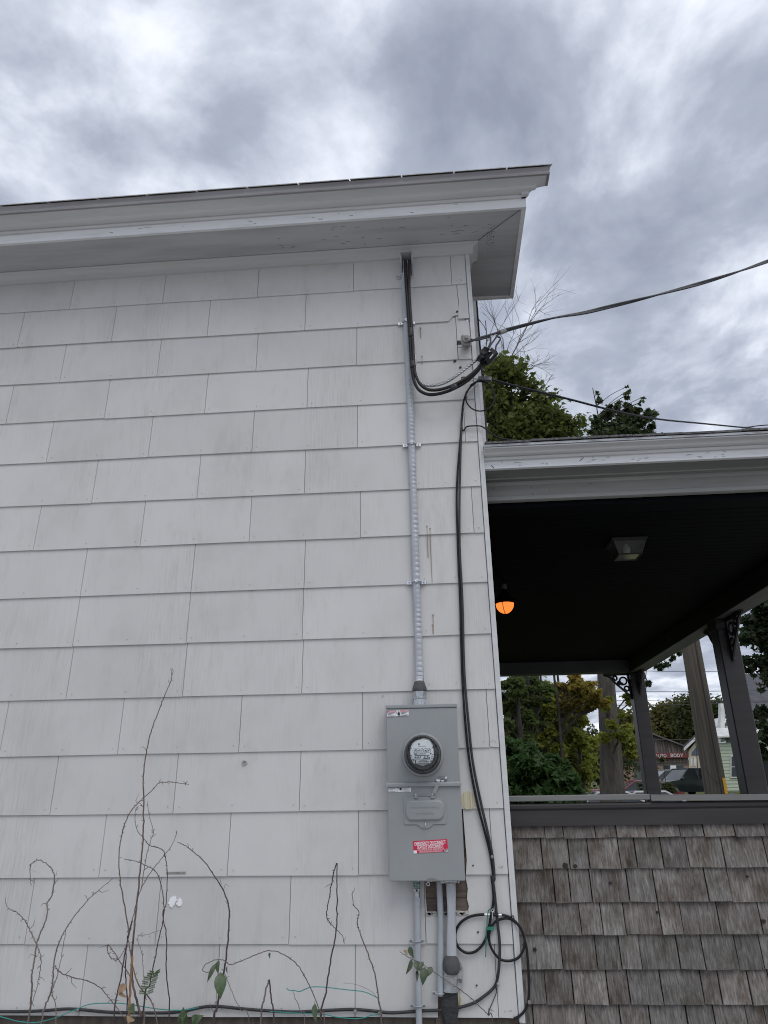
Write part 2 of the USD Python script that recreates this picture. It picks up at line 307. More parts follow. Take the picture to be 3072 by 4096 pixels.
def flat_thing(name, mesh, mat, label=None, cat_=None, group=None, kind=None, smooth=False):
    if isinstance(mesh, list): mesh = cat(mesh)
    path = '/World/'+numbered('/World', name); m = usdkit.mesh(stage, path, mesh, mat, smooth)
    tag(m.GetPrim(), label, cat_, group or GROUPS.get(name), kind); return path

# ------------------------------------------------------------------ ground
def ground_z(x, y):
    t = np.clip((np.asarray(y, float)-27)/30, 0, 1); s = t*t*(3-2*t)
    return 1.12*s+np.clip(np.asarray(y, float)-57, 0, 400)*.012
def make_ground():
    ys = np.concatenate([[-400, -120, -60, -30, -15, -8, -4, -1, 2, 6], np.arange(9, 66, 1.5), [70, 80, 95, 120, 160, 240, 420]]); xs = np.concatenate([[-260, -120, -60], np.arange(-40, 61, 4.), [80, 130, 300]])
    X, Y = np.meshgrid(xs, ys); Z = ground_z(X, Y)+(.05*np.sin(X*.7+Y*.4)*np.sin(Y*.5-X*.3))*(Y > 8)
    v = np.stack([X, Y, Z], -1).reshape(-1, 3); n = len(xs); i = np.arange((len(ys)-1)*n).reshape(-1, n)[:, :-1].ravel()
    f = np.stack([i, i+1, i+n+1, i+n], 1)
    N = {'g': ('geometry', {}), 's': ('separate_xyz', {}), 'mr': ('map_range', {'from_min': 5.5, 'from_max': 8.0}),
         'n': ('noise_texture', {'scale': 18.0, 'detail': 5.0}), 'n2': ('noise_texture', {'scale': .5, 'detail': 5.0}),
         'gr': ('rgb_ramp', {'ramp': [(.3, (.27, .26, .245)), (.7, (.40, .39, .37))]}),
         'ga': ('rgb_ramp', {'ramp': [(.3, (.05, .065, .022)), (.55, (.095, .105, .035)), (.75, (.16, .14, .06))]}),
         'x': ('mix', {'mix_type': 'mix'}), 'b': ('bump', {'strength': .6, 'distance': .03}), 'p': ('principled_bsdf', {'roughness': .95, 'specular_ior_level': .2})}
    L = [('g.position', 's.vector'), ('s.y', 'mr.value'), ('g.position', 'n.vector'), ('g.position', 'n2.vector'), ('n.fac', 'gr.fac'), ('n2.fac', 'ga.fac'),
         ('mr.result', 'x.fac'), ('gr.color', 'x.color1'), ('ga.color', 'x.color2'), ('x.color', 'p.base_color'), ('n.fac', 'b.height'), ('b.normal', 'p.normal')]
    m = usdkit.material(stage, '/World/Looks/ground_look', N, L, surface='p.BSDF')
    flat_thing('ground', (v, f), m, kind='structure', smooth=True)
make_ground()
ASPHALT = look('asphalt', (.10, .10, .10), .9, scale=(4, 4, 4), col2=(.07, .07, .07))
_ys = np.linspace(48.6, 51.0, 5); _xs = np.linspace(-40, 80, 61)
_X, _Y = np.meshgrid(_xs, _ys); _v = np.stack([_X, _Y, ground_z(_X, _Y)+.06], -1).reshape(-1, 3); _i = np.arange(4*61).reshape(-1, 61)[:, :-1].ravel()
flat_thing('road', (_v, np.stack([_i, _i+1, _i+62, _i+61], 1)), look('pale_road', (.24, .24, .24), .9, scale=(2, 2, 2)), kind='structure')

# ------------------------------------------------------------------ the house
XW, XE = -4.6, .272                                        # left end of the modelled wall, inner edge of the corner board
ROWS = [.749+.2711*i for i in range(15)]; ROWS[-1] = 4.543
TOPZ = 4.80
house = Thing('house', 'pale grey shingle sided house with white eaves on the left', 'house', (-2.0, 0, 0))
house.add('wall', [box(-6.5, .255, .004, .14, .35, 4.95), box(.10, .255, .14, 6.8, .35, 4.9)], SHEATH)
house.add('foundation', box(-6.5, .25, .03, .3, -.2, .742), STONE)
# courses from the bottom: x of one joint in each
JOINT0 = [-1.637, -1.933, -1.621, -1.902, -1.600, -1.908, -1.59, -1.95, -1.62, -1.925, -1.63, -1.95, -1.64, -1.94, -1.70]
JOINT0[0:5] = [-1.637, -1.933, -1.621, -1.902, -1.600]
_jd = {5: (-.988, 2.2)}
# measured joints of the upper courses (photo pixels on the wall plane)
for i, (px, py) in {5: (748.7, 2600), 6: (337, 2290), 7: (774, 2280), 8: (572, 2110), 9: (796, 1928), 10: (1014, 1728), 11: (829, 1560), 12: (1028, 1440), 13: (837, 1280), 14: (1037, 1085)}.items():
    JOINT0[i] = float(at(px, py, 0)[0])
HOLE = (-.098, .083, 1.144, 1.30)                          # window torn in the siding under the meter cabinet
def wedge(zb, zt, proud):                                  # front of a shingle leans out to its lower edge
    return lambda z: -(.0045+(proud-.0045)*max(0, min(1, (zt-z)/(zt-zb))))
def shingle(poly, zb, zt, proud=.0125):
    m = plate(poly, 0, .0015, taper=wedge(zb, zt, proud)); house.add('shingle', m, SIDING)
G = .0013
nails = []
for i in range(15):
    zb = ROWS[i]; zt = ROWS[i+1] if i < 14 else TOPZ
    j = JOINT0[i]; w = .609
    while j > XW: j -= w
    xs = [XW]+[x for x in np.arange(j+w, XE-(.25 if i == 12 else .035), w)]+[XE]
    pr = .0115+.002*rng.random()
    for a, b in zip(xs[:-1], xs[1:]):
        if b-a < .03: continue
        d = rng.uniform(-.0022, .0022, 2)
        P = Polygon([(a+G, zb+d[0]), (b-G, zb+d[1]), (b-G, zt+.004), (a+G, zt+.004)])
        if i == 13 and b > .0 and a < 0:                   # torn lower corner and a narrow end piece
            q = [at(*c_eave(u, v), 0) for u, v in ((590, 1395), (605, 1372), (625, 1347), (650, 1338), (676, 1338), (668, 1220), (655, 1096))]
            P = Polygon([(a+G, zb), (q[0][0], zb+.001)]+[(p[0], p[2]) for p in q[1:6]]+[(q[6][0], zt+.004), (a+G, zt+.004)])
            shingle(P, zb, zt, pr)
            zl = at(*c_eave(680, 1370), 0)[2]
            shingle(Polygon([(q[3][0]+.012, zl), (XE-G, zl+.002), (XE-G, zt+.004), (q[6][0]+.003, zt+.004), (q[5][0]+.004, (zb+zt)/2)]), zb, zt, pr+.004)
            continue
        if i == 12 and b > .1:
            x1 = at(*c_eave(655, 1500), 0)[0]; z1 = at(*c_eave(700, 1590), 0)[2]
            shingle(Polygon([(a+G, zb), (x1, zb), (x1, zt+.03), (x1-.03, zt+.03), (x1-.05, zt+.004), (a+G, zt+.004)]), zb, zt, pr)
            zu = at(*c_eave(680, 1370), 0)[2]
            shingle(Polygon([(x1+.003, z1), (XE-G, z1-.004), (XE-G, zt-.01), (x1+.003, zt+.045)]), zb, zt, pr+.003)
            shingle(Polygon([(x1+.004, zb), (XE-G, zb), (XE-G, z1-.008), (x1+.004, z1-.004)]), zb, zt, pr)
            continue
        hx0, hx1, hz0, hz1 = HOLE
        if zb < hz1 and zt > hz0 and b > hx0 and a < hx1:
            ed = [(hx0, hz0), (hx0-.004, hz0+.06), (hx0+.002, hz1+.3), (hx1+.0, hz1+.3), (hx1+.007, hz1+.05), (hx1-.002, hz1-.02), (hx1+.005, hz0+.09), (hx1-.001, hz0+.05), (hx1+.006, hz0+.02), (hx1, hz0-.002), (hx1-.05, hz0+.003), (hx1-.09, hz0-.002)]
            if i <= 2:
                P = P.difference(Polygon(ed))
            for g in getattr(P, 'geoms', [P]): shingle(g, zb, zt, pr)
            continue
        if i == 0:                                         # notch for the tarred cable entry
            P = P.difference(Polygon([(-.068, .70), (.016, .70), (.014, .83), (-.062, .83)]))
            for g in getattr(P, 'geoms', [P]): shingle(g, zb, zt, pr)
        else: shingle(P, zb, zt, pr)
        for nx in (a+.028, (a+b)/2+rng.uniform(-.02, .02), b-.028):
            if nx < XE-.012: nails.append(disc((nx, zb+.028+rng.uniform(-.004, .004)), .0026, -pr-.0012, -.004, 7))
house.add('nail_heads', nails, NAILH, kind='stuff')
# corner board and bed moulding
house.add('corner_board', [box(XE+.002, .2865, -.016, .02, .735, 4.77, .002), box(.275, .300, -.012, .11, .73, 4.80, .002)], TRIM)
def capfaces(p):
    tv, tf = trimesh.creation.triangulate_polygon(Polygon(p), engine='earcut')
    ix = np.argmin(((np.asarray(tv)[:, None, :]-p[None])**2).sum(2), axis=1)
    return ix[np.asarray(tf)]
def sweep(profile, back=.5, x0=-6.5, xs=.30):
    """Runs an (outward, z) outline along the eave and, mitred, round the corner."""
    p = np.asarray(profile, float); n = len(p)
    A = np.stack([np.full(n, x0), -p[:, 0], p[:, 1]], 1); B = np.stack([xs+p[:, 0], -p[:, 0], p[:, 1]], 1)
    Cc = np.stack([xs+p[:, 0], np.full(n, back), p[:, 1]], 1)
    v = np.vstack([A, B, Cc]); f = []
    for o in (0, n):
        for k in range(n):
            k2 = (k+1) % n; f += [(o+k, o+k2, o+n+k2), (o+k, o+n+k2, o+n+k)]
    cap = capfaces(p)
    f += [tuple(t) for t in cap]+[tuple(np.array(t[::-1])+2*n) for t in cap]
    return v, np.array(f)
a = np.linspace(0, np.pi/2, 7)
bed = [(.0, 4.765), (.022, 4.765)]+[(.05-.028*math.cos(t), 4.787+.034*math.sin(t)) for t in a]+[(.058, 4.826), (.058, 4.838), (0, 4.838)]
house.add('bed_moulding', sweep(bed, back=.12), TRIM)
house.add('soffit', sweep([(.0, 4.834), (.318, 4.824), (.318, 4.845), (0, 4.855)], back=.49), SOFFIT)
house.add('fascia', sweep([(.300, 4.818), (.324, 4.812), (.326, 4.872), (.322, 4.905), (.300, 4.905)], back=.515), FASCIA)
house.add('fascia', box(.30, .624, .490, .515, 4.816, 4.90), FASCIA)
def ogee(o0, z0, o1, z1, n=14):                           # cyma: hollow below, rounded above
    return [(o0+(o1-o0)*(t+math.sin(2*math.pi*t)/(2*math.pi)*.92), z0+(z1-z0)*t) for t in np.linspace(0, 1, n)]
house.add('crown_moulding', sweep([(.30, 4.876), (.336, 4.876), (.344, 4.882), (.344, 4.889), (.338, 4.891)]+ogee(.338, 4.892, .430, 4.922, 18)+[(.438, 4.923), (.438, 4.93), (.30, 4.94)], back=-.36), TRIM, smooth=35)
house.add('roof_edge_board', sweep([(.40, 4.932), (.452, 4.922), (.456, 4.930), (.449, 4.940), (.448, 4.950), (.453, 4.960), (.460, 4.968), (.40, 4.974)], back=-.36), look('dark_edge_board', (.34, .33, .34), .6, scale=(1.5, 20, 20), col2=(.23, .22, .23)), smooth=35)
EDGESH = look('roof_shingle_edge', (.48, .475, .48), .85, scale=(40, 60, 60), col2=(.32, .315, .32))
x = -6.5; k = 0
while x < .72:                                             # butt edges of the first course of roof shingles
    w = .305; x1 = min(x+w, .775)
    za = 4.969+.002*rng.random()
    v = [(x+.004, -.470, za), (x1-.004, -.470, za), (x1-.004, -.470, za+.006), (x+.004, -.470, za+.006), (x+.004, -.30, za+.122), (x1-.004, -.30, za+.122), (x1-.004, -.30, za+.131), (x+.004, -.30, za+.131)]
    house.add('roof_shingle', hull(v), EDGESH); x = x1
rs = .755
house.add('roof', hull([(-6.6, -.44, 4.985), (.76, -.44, 4.985), (-6.6, 3.2, 4.985+3.64*rs), (.76, 3.2, 4.985+3.64*rs), (-6.6, -.44, 4.972), (.76, -.44, 4.972), (-6.6, 3.2, 4.90+3.64*rs), (.76, 3.2, 4.90+3.64*rs)]), ROOFING)
# flaked paint on soffit and fascia: dark cracks
fl = []
for _ in range(34):
    cx = rng.choice([rng.uniform(-.9, .35), rng.uniform(-3, .6)], p=[.8, .2]); cy = -rng.uniform(.09, .30); L_ = rng.uniform(.006, .04); zz = 4.834-.0314*(-cy)-.0012
    fl.append(box(cx, cx+L_, cy, cy+rng.uniform(.0006, .0013), zz, zz+.01))
for _ in range(60):
    ang = rng.normal(0, .02); cx = .43+ang; cy = rng.uniform(-.16, .02)+rng.normal(0, .02); s = rng.uniform(.002, .006)
    zz = 4.834-.0314*max(-cy, cx-.3)-.0012; fl.append(box(cx, cx+s*.7, cy, cy+s*rng.uniform(.4, 1.6), zz, zz+.01))
fl += [tube([(.355, -.055, 4.8295), (.619, -.319, 4.8205)], .0016, 4), tube([(-3.2, -.0585, 4.8325), (-.3, -.0585, 4.8325), (.36, -.0585, 4.8325)], .0013, 4), tube([(.610, -.30, 4.8215), (.608, .485, 4.8215)], .0012, 4)]
house.add('paint_cracks', fl, CRACK, kind='stuff')
fl = []
for _ in range(13):
    cx = rng.uniform(-2.6, .62); cz = rng.uniform(4.822, 4.868); L_ = rng.uniform(.004, .03)
    fl.append(box(cx, cx+L_, -.3268, -.3230, cz, cz+rng.uniform(.0006, .0016)))
house.add('paint_cracks', fl, CRACK, kind='stuff')
for a_, b_, mt in ((1898, 1910, FASCIA), (1911, 1917, BLACKD)):
    p0, p1 = at(a_, 1300, .62), at(b_, 1300, .62); house.add('rain_pipe' if mt is BLACKD else 'side_trim', box(float(p0[0]), float(p1[0]), .62, .66, 3.50, 4.95), mt)
# things worn into the wall
def wallpoly(cr, pts, y0, y1=0.0): return plate([(p[0], p[2]) for p in (at(*cr(u, v), -.012) for u, v in pts)], y0, y1)
def rough_blob(c, rx, rz, n=26, amp=.2, seed=1):
    r = np.random.default_rng(abs(seed)); a = np.arange(n)*2*np.pi/n; k = 1+amp*(r.random(n)-.5)*2
    return np.stack([c[0]+rx*k*np.cos(a), c[1]+rz*k*np.sin(a)], 1)
p = at(*c_cab(912, 1232), -.012)
house.add('bare_patch', plate(rough_blob((p[0]+.002, p[2]), .036, .040, amp=.06, seed=3), -.0135, -.004), PATCHY, label='round unpainted cream patch beside the meter cabinet')
for k, (u, v, rx, rz) in enumerate(((1432, 842, .018, .021), (1487, 850, .0115, .014))):
    p = at(*c_wl(u, v), -.008); house.add('paint_patch', plate(rough_blob((p[0], p[2]), rx, rz, amp=.3, seed=8+k), -.0125, -.002), PATCHW, label='fresh white paint dab on the siding')
p0, p1 = at(*c_wl(1378, 608), -.012), at(*c_wl(1540, 608), -.012)
house.add('exposed_notch', box(p0[0], p1[0], -.0138, -.006, p0[2]-.004, p0[2]+.006), GRIME)
CHIP = look('paint_chip_grey', (.44, .435, .42), .8, scale=(90, 90, 90), col2=(.30, .295, .28))
p = at(*c_wt(1622, 748), -.012); house.add('paint_chip', plate(Polygon(rough_blob((p[0], p[2]), .011, .011, 14, .2, 9)).difference(Polygon(rough_blob((p[0]+.001, p[2]), .0075, .0075, 12, .2, 4))), -.0138, -.004), CHIP, label='small round chip in the paint')
st = []
for (u, v0, v1, c) in ((366, 1430, 1510, 'e'), (378, 1660, 1715, 'e'), (1708, 2105, 2230, 's'), (1720, 2115, 2330, 's'), (1732, 2460, 2540, 's'), (1730, 2500, 2535, 's')):
    f_ = c_eave if c == 'e' else (lambda u, v: (u, v))
    A, B = at(*f_(u, v0), -.012), at(*f_(u, v1), -.012); st.append(box(A[0]-.0012, A[0]+.0012, -.0138, -.006, B[2], A[2])); st.append(disc((A[0], A[2]), .004, -.0142, -.006, 8))
house.add('rust_streaks', st, RUST, kind='stuff')
hl = []
for cr, u, v, r in ((c_eave, 660, 1302, .009), (c_eave, 685, 1748, .007), (c_eave, 640, 1697, .008), (c_low, 985, 1360, .004), (c_low, 1000, 770, .0045), (c_low, 945, 33, .004), (c_dial, -140, -80, .002)):
    p = at(*cr(u, v), -.012); hl.append(plate(rough_blob((p[0], p[2]), r, r*.9, 9, .3, 5), -.0142, -.004))
q0, q1 = at(*c_eave(660, 1537), -.012), at(*c_eave(697, 1563), -.012)
hl.append(box(q0[0], q1[0], -.0165, -.004, q1[2], q0[2]))
house.add('holes', hl, CRACK, kind='stuff')
# torn window below the cabinet: old boards behind the siding
for k, (z0, z1, y) in enumerate(((1.198, 1.36, .0022), (1.10, 1.194, .0005))):
    house.add('old_board', box(-.115, .095, y, .012, z0, z1), OLDWOOD, label='dark old board showing through the torn siding')
house.add('old_board', box(-.075, .02, -.0015, .012, .70, .84), OLDWOOD)
fr = [plate(rough_blob((-.01+.012*k, 1.137+.004*math.sin(k*2.1)), .012, .006, 9, .5, k), -.0145, -.005) for k in range(-7, 8)]
house.add('flaked_paint', fr, look('flaked_paint', (.55, .53, .49), .8, scale=(60, 60, 60), col2=(.30, .28, .25)), kind='stuff')

# ------------------------------------------------------------------ the porch
PTRIM = look('porch_trim_paint', (.36, .365, .355), .55, scale=(1.2, 8, 14), col2=(.28, .285, .275), bump=.35, bscale=(2.5, 30, 40), dist=.002)
PSOFF = look('porch_soffit_paint', (.225, .23, .225), .6, scale=(.9, 9, 9), col2=(.17, .175, .17))
YF = .22                                                   # front wall plane of the porch
porch = Thing('porch', 'dark open porch with weathered cedar shingle base right of the house', 'porch', (1.6, YF, 0))
PX1 = 2.868; ZB = 3.15; ZC = 3.325
PXE = 5.2
# right side of the porch: beams, posts; far beam
YB = 6.75
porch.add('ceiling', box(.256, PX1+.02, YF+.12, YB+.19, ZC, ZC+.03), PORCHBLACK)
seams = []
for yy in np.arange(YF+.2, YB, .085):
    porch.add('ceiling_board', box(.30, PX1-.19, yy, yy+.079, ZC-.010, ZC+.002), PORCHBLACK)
porch.add('far_beam', box(.256, PX1, YB, YB+.19, ZB, ZC), PORCHGREY)
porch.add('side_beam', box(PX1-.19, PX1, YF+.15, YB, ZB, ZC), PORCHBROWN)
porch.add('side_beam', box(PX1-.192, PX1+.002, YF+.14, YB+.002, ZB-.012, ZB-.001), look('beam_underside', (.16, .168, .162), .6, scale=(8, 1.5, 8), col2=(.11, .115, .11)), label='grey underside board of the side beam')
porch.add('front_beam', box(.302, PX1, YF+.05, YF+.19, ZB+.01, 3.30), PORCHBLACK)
porch.add('floor', box(.256, PX1+.05, YF+.10, YB+.25, .52, .60), look('porch_floor', (.05, .05, .052), .6))
porch.add('side_rail', box(PX1-.15, PX1-.03, YF+.2, YB, .60, 1.42), PORCHBROWN)
porch.add('far_rail', box(.256, PX1-.19, YB+.03, YB+.15, .60, 1.42), PORCHBROWN)
def post(x0, y0, s=.185, z0=.6):
    p = porch.add('post', box(x0, x0+s, y0, y0+s, z0, ZB-.012, .008), PORCHBROWN)
    porch.add('post_block', box(x0-.012, x0+s+.012, y0-.012, y0+s+.012, ZB-.11, ZB-.013, .006), PORCHBROWN, parent=p)
    return p
pf = post(PX1-.187, YB+.003); p2 = post(PX1-.187, 3.40)
def bracket(parent, o, ux, s=.36):
    """A cut-out scroll bracket under a beam: o is the inner top corner, ux the direction it reaches."""
    o, ux = np.asarray(o, float), np.asarray(ux, float); w = []
    P = lambda a, b: o+ux*a*s+V(0, 0, -b*s)
    w.append(tube(spline([P(0, .95), P(.18, .74), P(.42, .50), P(.62, .30), P(.74, .14), P(.98, .04)], 5), .016, 6))
    w.append(tube([P(0, .035), P(1, .035)], .016, 6)); w.append(tube([P(.03, 0), P(.03, 1)], .016, 6))
    for ca, cb, r in ((.26, .28, .17), (.56, .17, .10), (.16, .58, .11), (.42, .36, .07)):
        t = np.linspace(0, 2*np.pi*1.25, 20); rr = r*(1-.045*t)
        w.append(tube([P(ca+q*math.cos(z), cb+q*math.sin(z)) for q, z in zip(rr, t)], .013, 5))
    porch.add('scroll_bracket', w, PORCHBROWN, parent=parent, smooth=50)
bracket(pf, (PX1-.19, YB+.09, ZB-.012), (-1, 0, 0)); bracket(pf, (PX1-.09, YB-.003, ZB-.012), (0, -1, 0), .3)
bracket(p2, (PX1-.09, 3.395, ZB-.012), (0, -1, 0), .40); bracket(p2, (PX1-.09, 3.59, ZB-.012), (0, 1, 0), .40)
# entablature: frieze, soffit, fascia, crown, roof edge
PX2 = 2.95
def run(poly, x0=.301, x1=PX2):
    p = np.asarray(poly, float); n = len(p); v = np.vstack([np.stack([np.full(n, x), p[:, 0], p[:, 1]], 1) for x in (x0, x1)]); f = []
    for k in range(n): k2 = (k+1) % n; f += [(k, n+k2, k2), (k, n+k, n+k2)]
    c = capfaces(p)
    return v, np.array(f+[tuple(t) for t in c]+[tuple(np.array(t[::-1])+n) for t in c])
_fz = lambda v, y: float(at(*(1880+165*.36166, 1700+v*.36166), y)[2])
zfb = _fz(850, YF); zbl = _fz(685, YF); zso = _fz(625, .17); 
porch.add('frieze_board', run([(YF, zfb), (YF+.03, zfb), (YF+.03, zso+.03), (YF, zso+.03)]), PTRIM)
porch.add('frieze_board', run([(YF-.008, zfb+.002), (YF-.001, zfb+.002), (YF-.001, zfb+.03), (YF-.008, zfb+.026)]), PTRIM)
porch.add('bed_moulding', run([(YF-.002, zbl)]+[(YF-.012-.045*(1-math.cos(t)), zbl+.008+.036*math.sin(t)) for t in np.linspace(.0, np.pi/2, 6)]+[(YF-.066, zso), (YF-.066, zso+.02), (YF-.002, zso+.02)]), PTRIM, smooth=35)
zo = _fz(488, .02); zft = _fz(405, .02); zcr = _fz(270, -.055)
porch.add('soffit', run([(.025, zo+.006), (YF+.02, zso+.004), (YF+.02, zso+.02), (.025, zo+.022)]), PSOFF)
porch.add('fascia', run([(.02, zo), (.044, zo), (.044, zft+.02), (.02, zft+.02)]), FASCIA)
prof = [(.04, zft), (.006, zft), (.0, zft+.006), (.0, zft+.014), (.006, zft+.016)]+[(-o, z) for o, z in ogee(-.006, zft+.017, .055, zcr)]+[(-.062, zcr+.002), (-.062, zcr+.008), (.04, zcr+.012)]
porch.add('crown_moulding', run(prof), TRIM, smooth=35)
porch.add('drip_edge', run([(.0, zcr+.012), (-.068, zcr+.010), (-.07, zcr+.022), (.0, zcr+.024)]), look('worn_metal_edge', (.62, .63, .64), .35, scale=(6, 30, 30), col2=(.25, .25, .26), metallic=.4, ramp=(.35, .55)))
x = .302; zr = zcr+.023
while x < PX2:                                             # shingle butts along the porch roof edge
    w = rng.uniform(.22, .33); x1 = min(x+w, PX2); e = rng.uniform(0, .006); dz = rng.uniform(0, .005)
    v = [(xx, yy, zz) for xx in (x+.002, x1-.002) for yy, zz in ((-.078-e, zr+dz), (-.078-e, zr+.011+dz), (.25, zr+.05), (.25, zr+.063))]
    porch.add('roof_shingle', hull(v), ROOFING); x = x1
porch.add('roof', hull([(.302, -.05, zr-.002), (PX2, -.05, zr-.002), (.302, 3.6, zr+.42), (PX2, 3.6, zr+.42), (.302, 7.2, zr+.02), (PX2, 7.2, zr+.02), (.302, -.05, zr-.01), (.302, 7.2, zr-.02), (PX2, 7.2, zr-.02)]), ROOFING)
porch.add('side_fascia', box(PX1+.003, PX1+.02, YF+.05, 7.1, ZB+.02, zr+.0), TRIM)
pk = []
for u, v, L_, an in ((250, 460, .022, -.9), (1235, 378, .03, .75), (1362, 358, .004, 0), (1362, 392, .004, 0)):
    p = at(1880+u*.36166, 1700+v*.36166, .018); d = V(math.cos(an), 0, math.sin(an))*L_/2; pk.append(tube([p-d, p+d], .0016, 5))
for u, v in ((260, 708), (675, 700), (695, 768), (883, 733), (1045, 768), (1332, 655), (362, 795)):
    p = at(1880+u*.36166, 1700+v*.36166, YF-.001); pk.append(tube([p, p+V(.001, 0, .009)], .0012, 4))
porch.add('nail_marks', pk, CRACK, kind='stuff')
for _ in range(0): pass
fl = []
for _ in range(26):
    cx = rng.uniform(.33, 1.9); cz = rng.uniform(zo+.006, zft-.006); fl.append(box(cx, cx+rng.uniform(.005, .03), .0186, .024, cz, cz+rng.uniform(.0006, .0014)))
porch.add('paint_cracks', fl, CRACK, kind='stuff')
# rail: cap in two lengths, moulding, face board; shingled base
zcap = [float(at(*c_ced(100, v), YF)[2]) for v in (-6, 10, 25, 70, 162)]
xj = float(at(*c_ced(925, 5), YF)[0])
porch.add('rail_cap', box(.301, xj-.002, YF-.03, YF+.14, zcap[1], zcap[1]+.026, .003), RAILCAP)
porch.add('rail_cap', hull([(x_, y_, z_) for x_, a_, b_ in ((xj+.002, zcap[1]-.004, zcap[1]+.022), (2.95, zcap[1]-.022, zcap[1]+.004)) for y_ in (YF-.03, YF+.14) for z_ in (a_, b_)]), RAILCAP)
porch.add('rail_moulding', run([(YF-.014, zcap[2]), (YF+.12, zcap[2]), (YF+.12, zcap[2]-.03), (YF-.014, zcap[3]+.004), (YF-.018, zcap[3]+.012), (YF-.018, zcap[2]-.008)]), PORCHBROWN)
porch.add('rail_board', run([(YF-.026, zcap[3]), (YF-.012, zcap[3]+.004), (YF+.10, zcap[3]+.004), (YF+.10, zcap[4]), (YF-.026, zcap[4])]), PORCHBROWN)
porch.add('base_wall', box(.257, PX1, YF+.012, YF+.10, -.1, zcap[3]), SHEATH)
CZ = [float(at(*c_ced(150, v), YF)[2]) for v in (236, 425, 632, 830, 1042, 1256)]; CZ += [CZ[-1]-.132*k for k in (1, 2, 3)]
CB = [[278, 392, 590, 722, 905, 1113, 1262, 1455, 1640], [266, 433, 555, 745, 850, 1012, 1170, 1393], [341, 438, 570, 802, 968, 1288, 1434], [268, 503, 635, 780, 1000, 1133, 1362], [388, 602, 752, 877, 1112, 1268, 1475, 1632], [288, 455, 672, 805, 1008, 1262, 1372, 1555], [208, 530, 745, 930, 1160, 1330, 1530]]
cr_ = np.random.default_rng(21)
for i, zb in enumerate(CZ):
    zt = CZ[i-1]+.012 if i else zcap[4]+.03
    if i < 7: xs = [float(at(*c_ced(u, 236 if i == 0 else (425, 632, 830, 1042, 1256, 1387)[i-1]), YF)[0]) for u in CB[i]]
    else: xs = [.42]
    while xs[-1] < 2.9: xs.append(xs[-1]+cr_.uniform(.075, .21))
    xs = [.301]+xs
    for a_, b_ in zip(xs[:-1], xs[1:]):
        g = cr_.uniform(.0025, .0065); d = cr_.uniform(-.003, .003, 2); pr = cr_.uniform(.014, .025); tl = cr_.normal(0, .0012)
        x0, x1 = a_+g*.6, b_-g*.6
        if x1-x0 < .012: continue
        P = [(x0, YF-pr, zb+d[0]), (x1, YF-pr-tl, zb+d[1]), (x1+tl*.5, YF-.003, zt), (x0+tl*.5, YF-.003, zt), (x0, YF+.006, zb+d[0]), (x1, YF+.006, zb+d[1]), (x1, YF+.009, zt), (x0, YF+.009, zt)]
        m = cr_.choice(3, p=(.5, .32, .18) if i < 4 else (.35, .2, .45))
        porch.add('cedar_shingle', (np.array(P), np.array([(0, 1, 2, 3), (5, 4, 7, 6), (4, 5, 1, 0), (1, 5, 6, 2), (4, 0, 3, 7), (3, 2, 6, 7)])), CEDAR[m])
kn = []
for u, v, r in ((402, 405, .013), (465, 408, .009), (683, 513, .006), (1530, 473, .005), (215, 925, .008), (635, 398, .004), (1630, 750, .009), (975, 695, .006)):
    p = at(*c_ced(u, v), YF-.012); kn.append(plate(rough_blob((p[0], p[2]), r, r*.9, 12, .18, int(u)), YF-.0195, YF-.004))
porch.add('knots', kn, look('wood_knot', (.035, .028, .023), .9, scale=(90, 90, 90), col2=(.02, .016, .013)), kind='stuff')
# ceiling light
cl = Thing('porch_ceiling_light', 'square glass ceiling light, unlit, under the black porch ceiling', 'lamp', (1.42, 1.5, ZC-.01))
q = atz(*c_por(907, 664), ZC); lx, ly = float(q[0]), float(q[1])+.13
LF = look('dim_lamp_frame', (.10, .097, .09), .5, scale=(30, 30, 30), metallic=.5)
def frustum(h0, h1, z0, z1): return [(lx+sx*h, ly+sy*h, z) for h, z in ((h0, z0), (h1, z1)) for sx, sy in ((-1, -1), (1, -1), (1, 1), (-1, 1))]
cl.add('mounting_plate', box(lx-.125, lx+.125, ly-.125, ly+.125, ZC-.028, ZC-.0105, .004), LF)
fr = frustum(.112, .078, ZC-.03, ZC-.125); bars = [(0, 1), (1, 2), (2, 3), (3, 0), (4, 5), (5, 6), (6, 7), (7, 4), (0, 4), (1, 5), (2, 6), (3, 7)]
cl.add('frame', [tube([fr[a_], fr[b_]], .006, 6) for a_, b_ in bars], LF)
LG = usdkit.material(stage, '/World/Looks/lamp_glass', {'f': ('fresnel', {'IOR': 1.5}), 't': ('transparent_bsdf', {'color': (.75, .80, .78)}), 'g': ('glossy_bsdf', {'roughness': .12, 'color': (.9, .9, .9)}), 'd': ('diffuse_bsdf', {'color': (.16, .17, .165)}), 'x': ('mix_closure', {}), 'y': ('mix_closure', {'fac': .25})},
    [('f.fac', 'x.fac'), ('t.BSDF', 'x.closure1'), ('g.BSDF', 'x.closure2'), ('x.closure', 'y.closure1'), ('d.BSDF', 'y.closure2')], surface='y.closure')
for a_, b_ in ((0, 1), (1, 2), (2, 3), (3, 0)):
    cl.add('glass_pane', (np.array([fr[a_], fr[b_], fr[b_+4], fr[a_+4]]), np.array([(0, 1, 2, 3)])), LG)
cl.add('glass_pane', (np.array(fr[4:]), np.array([(0, 1, 2, 3)])), LG)
cl.add('bulb', lathe([(.001, -.1), (.02, -.095), (.028, -.075), (.024, -.055), (.014, -.04), (.012, -.03)], (lx, ly, ZC), 'z', 16), WHITE, smooth=True)
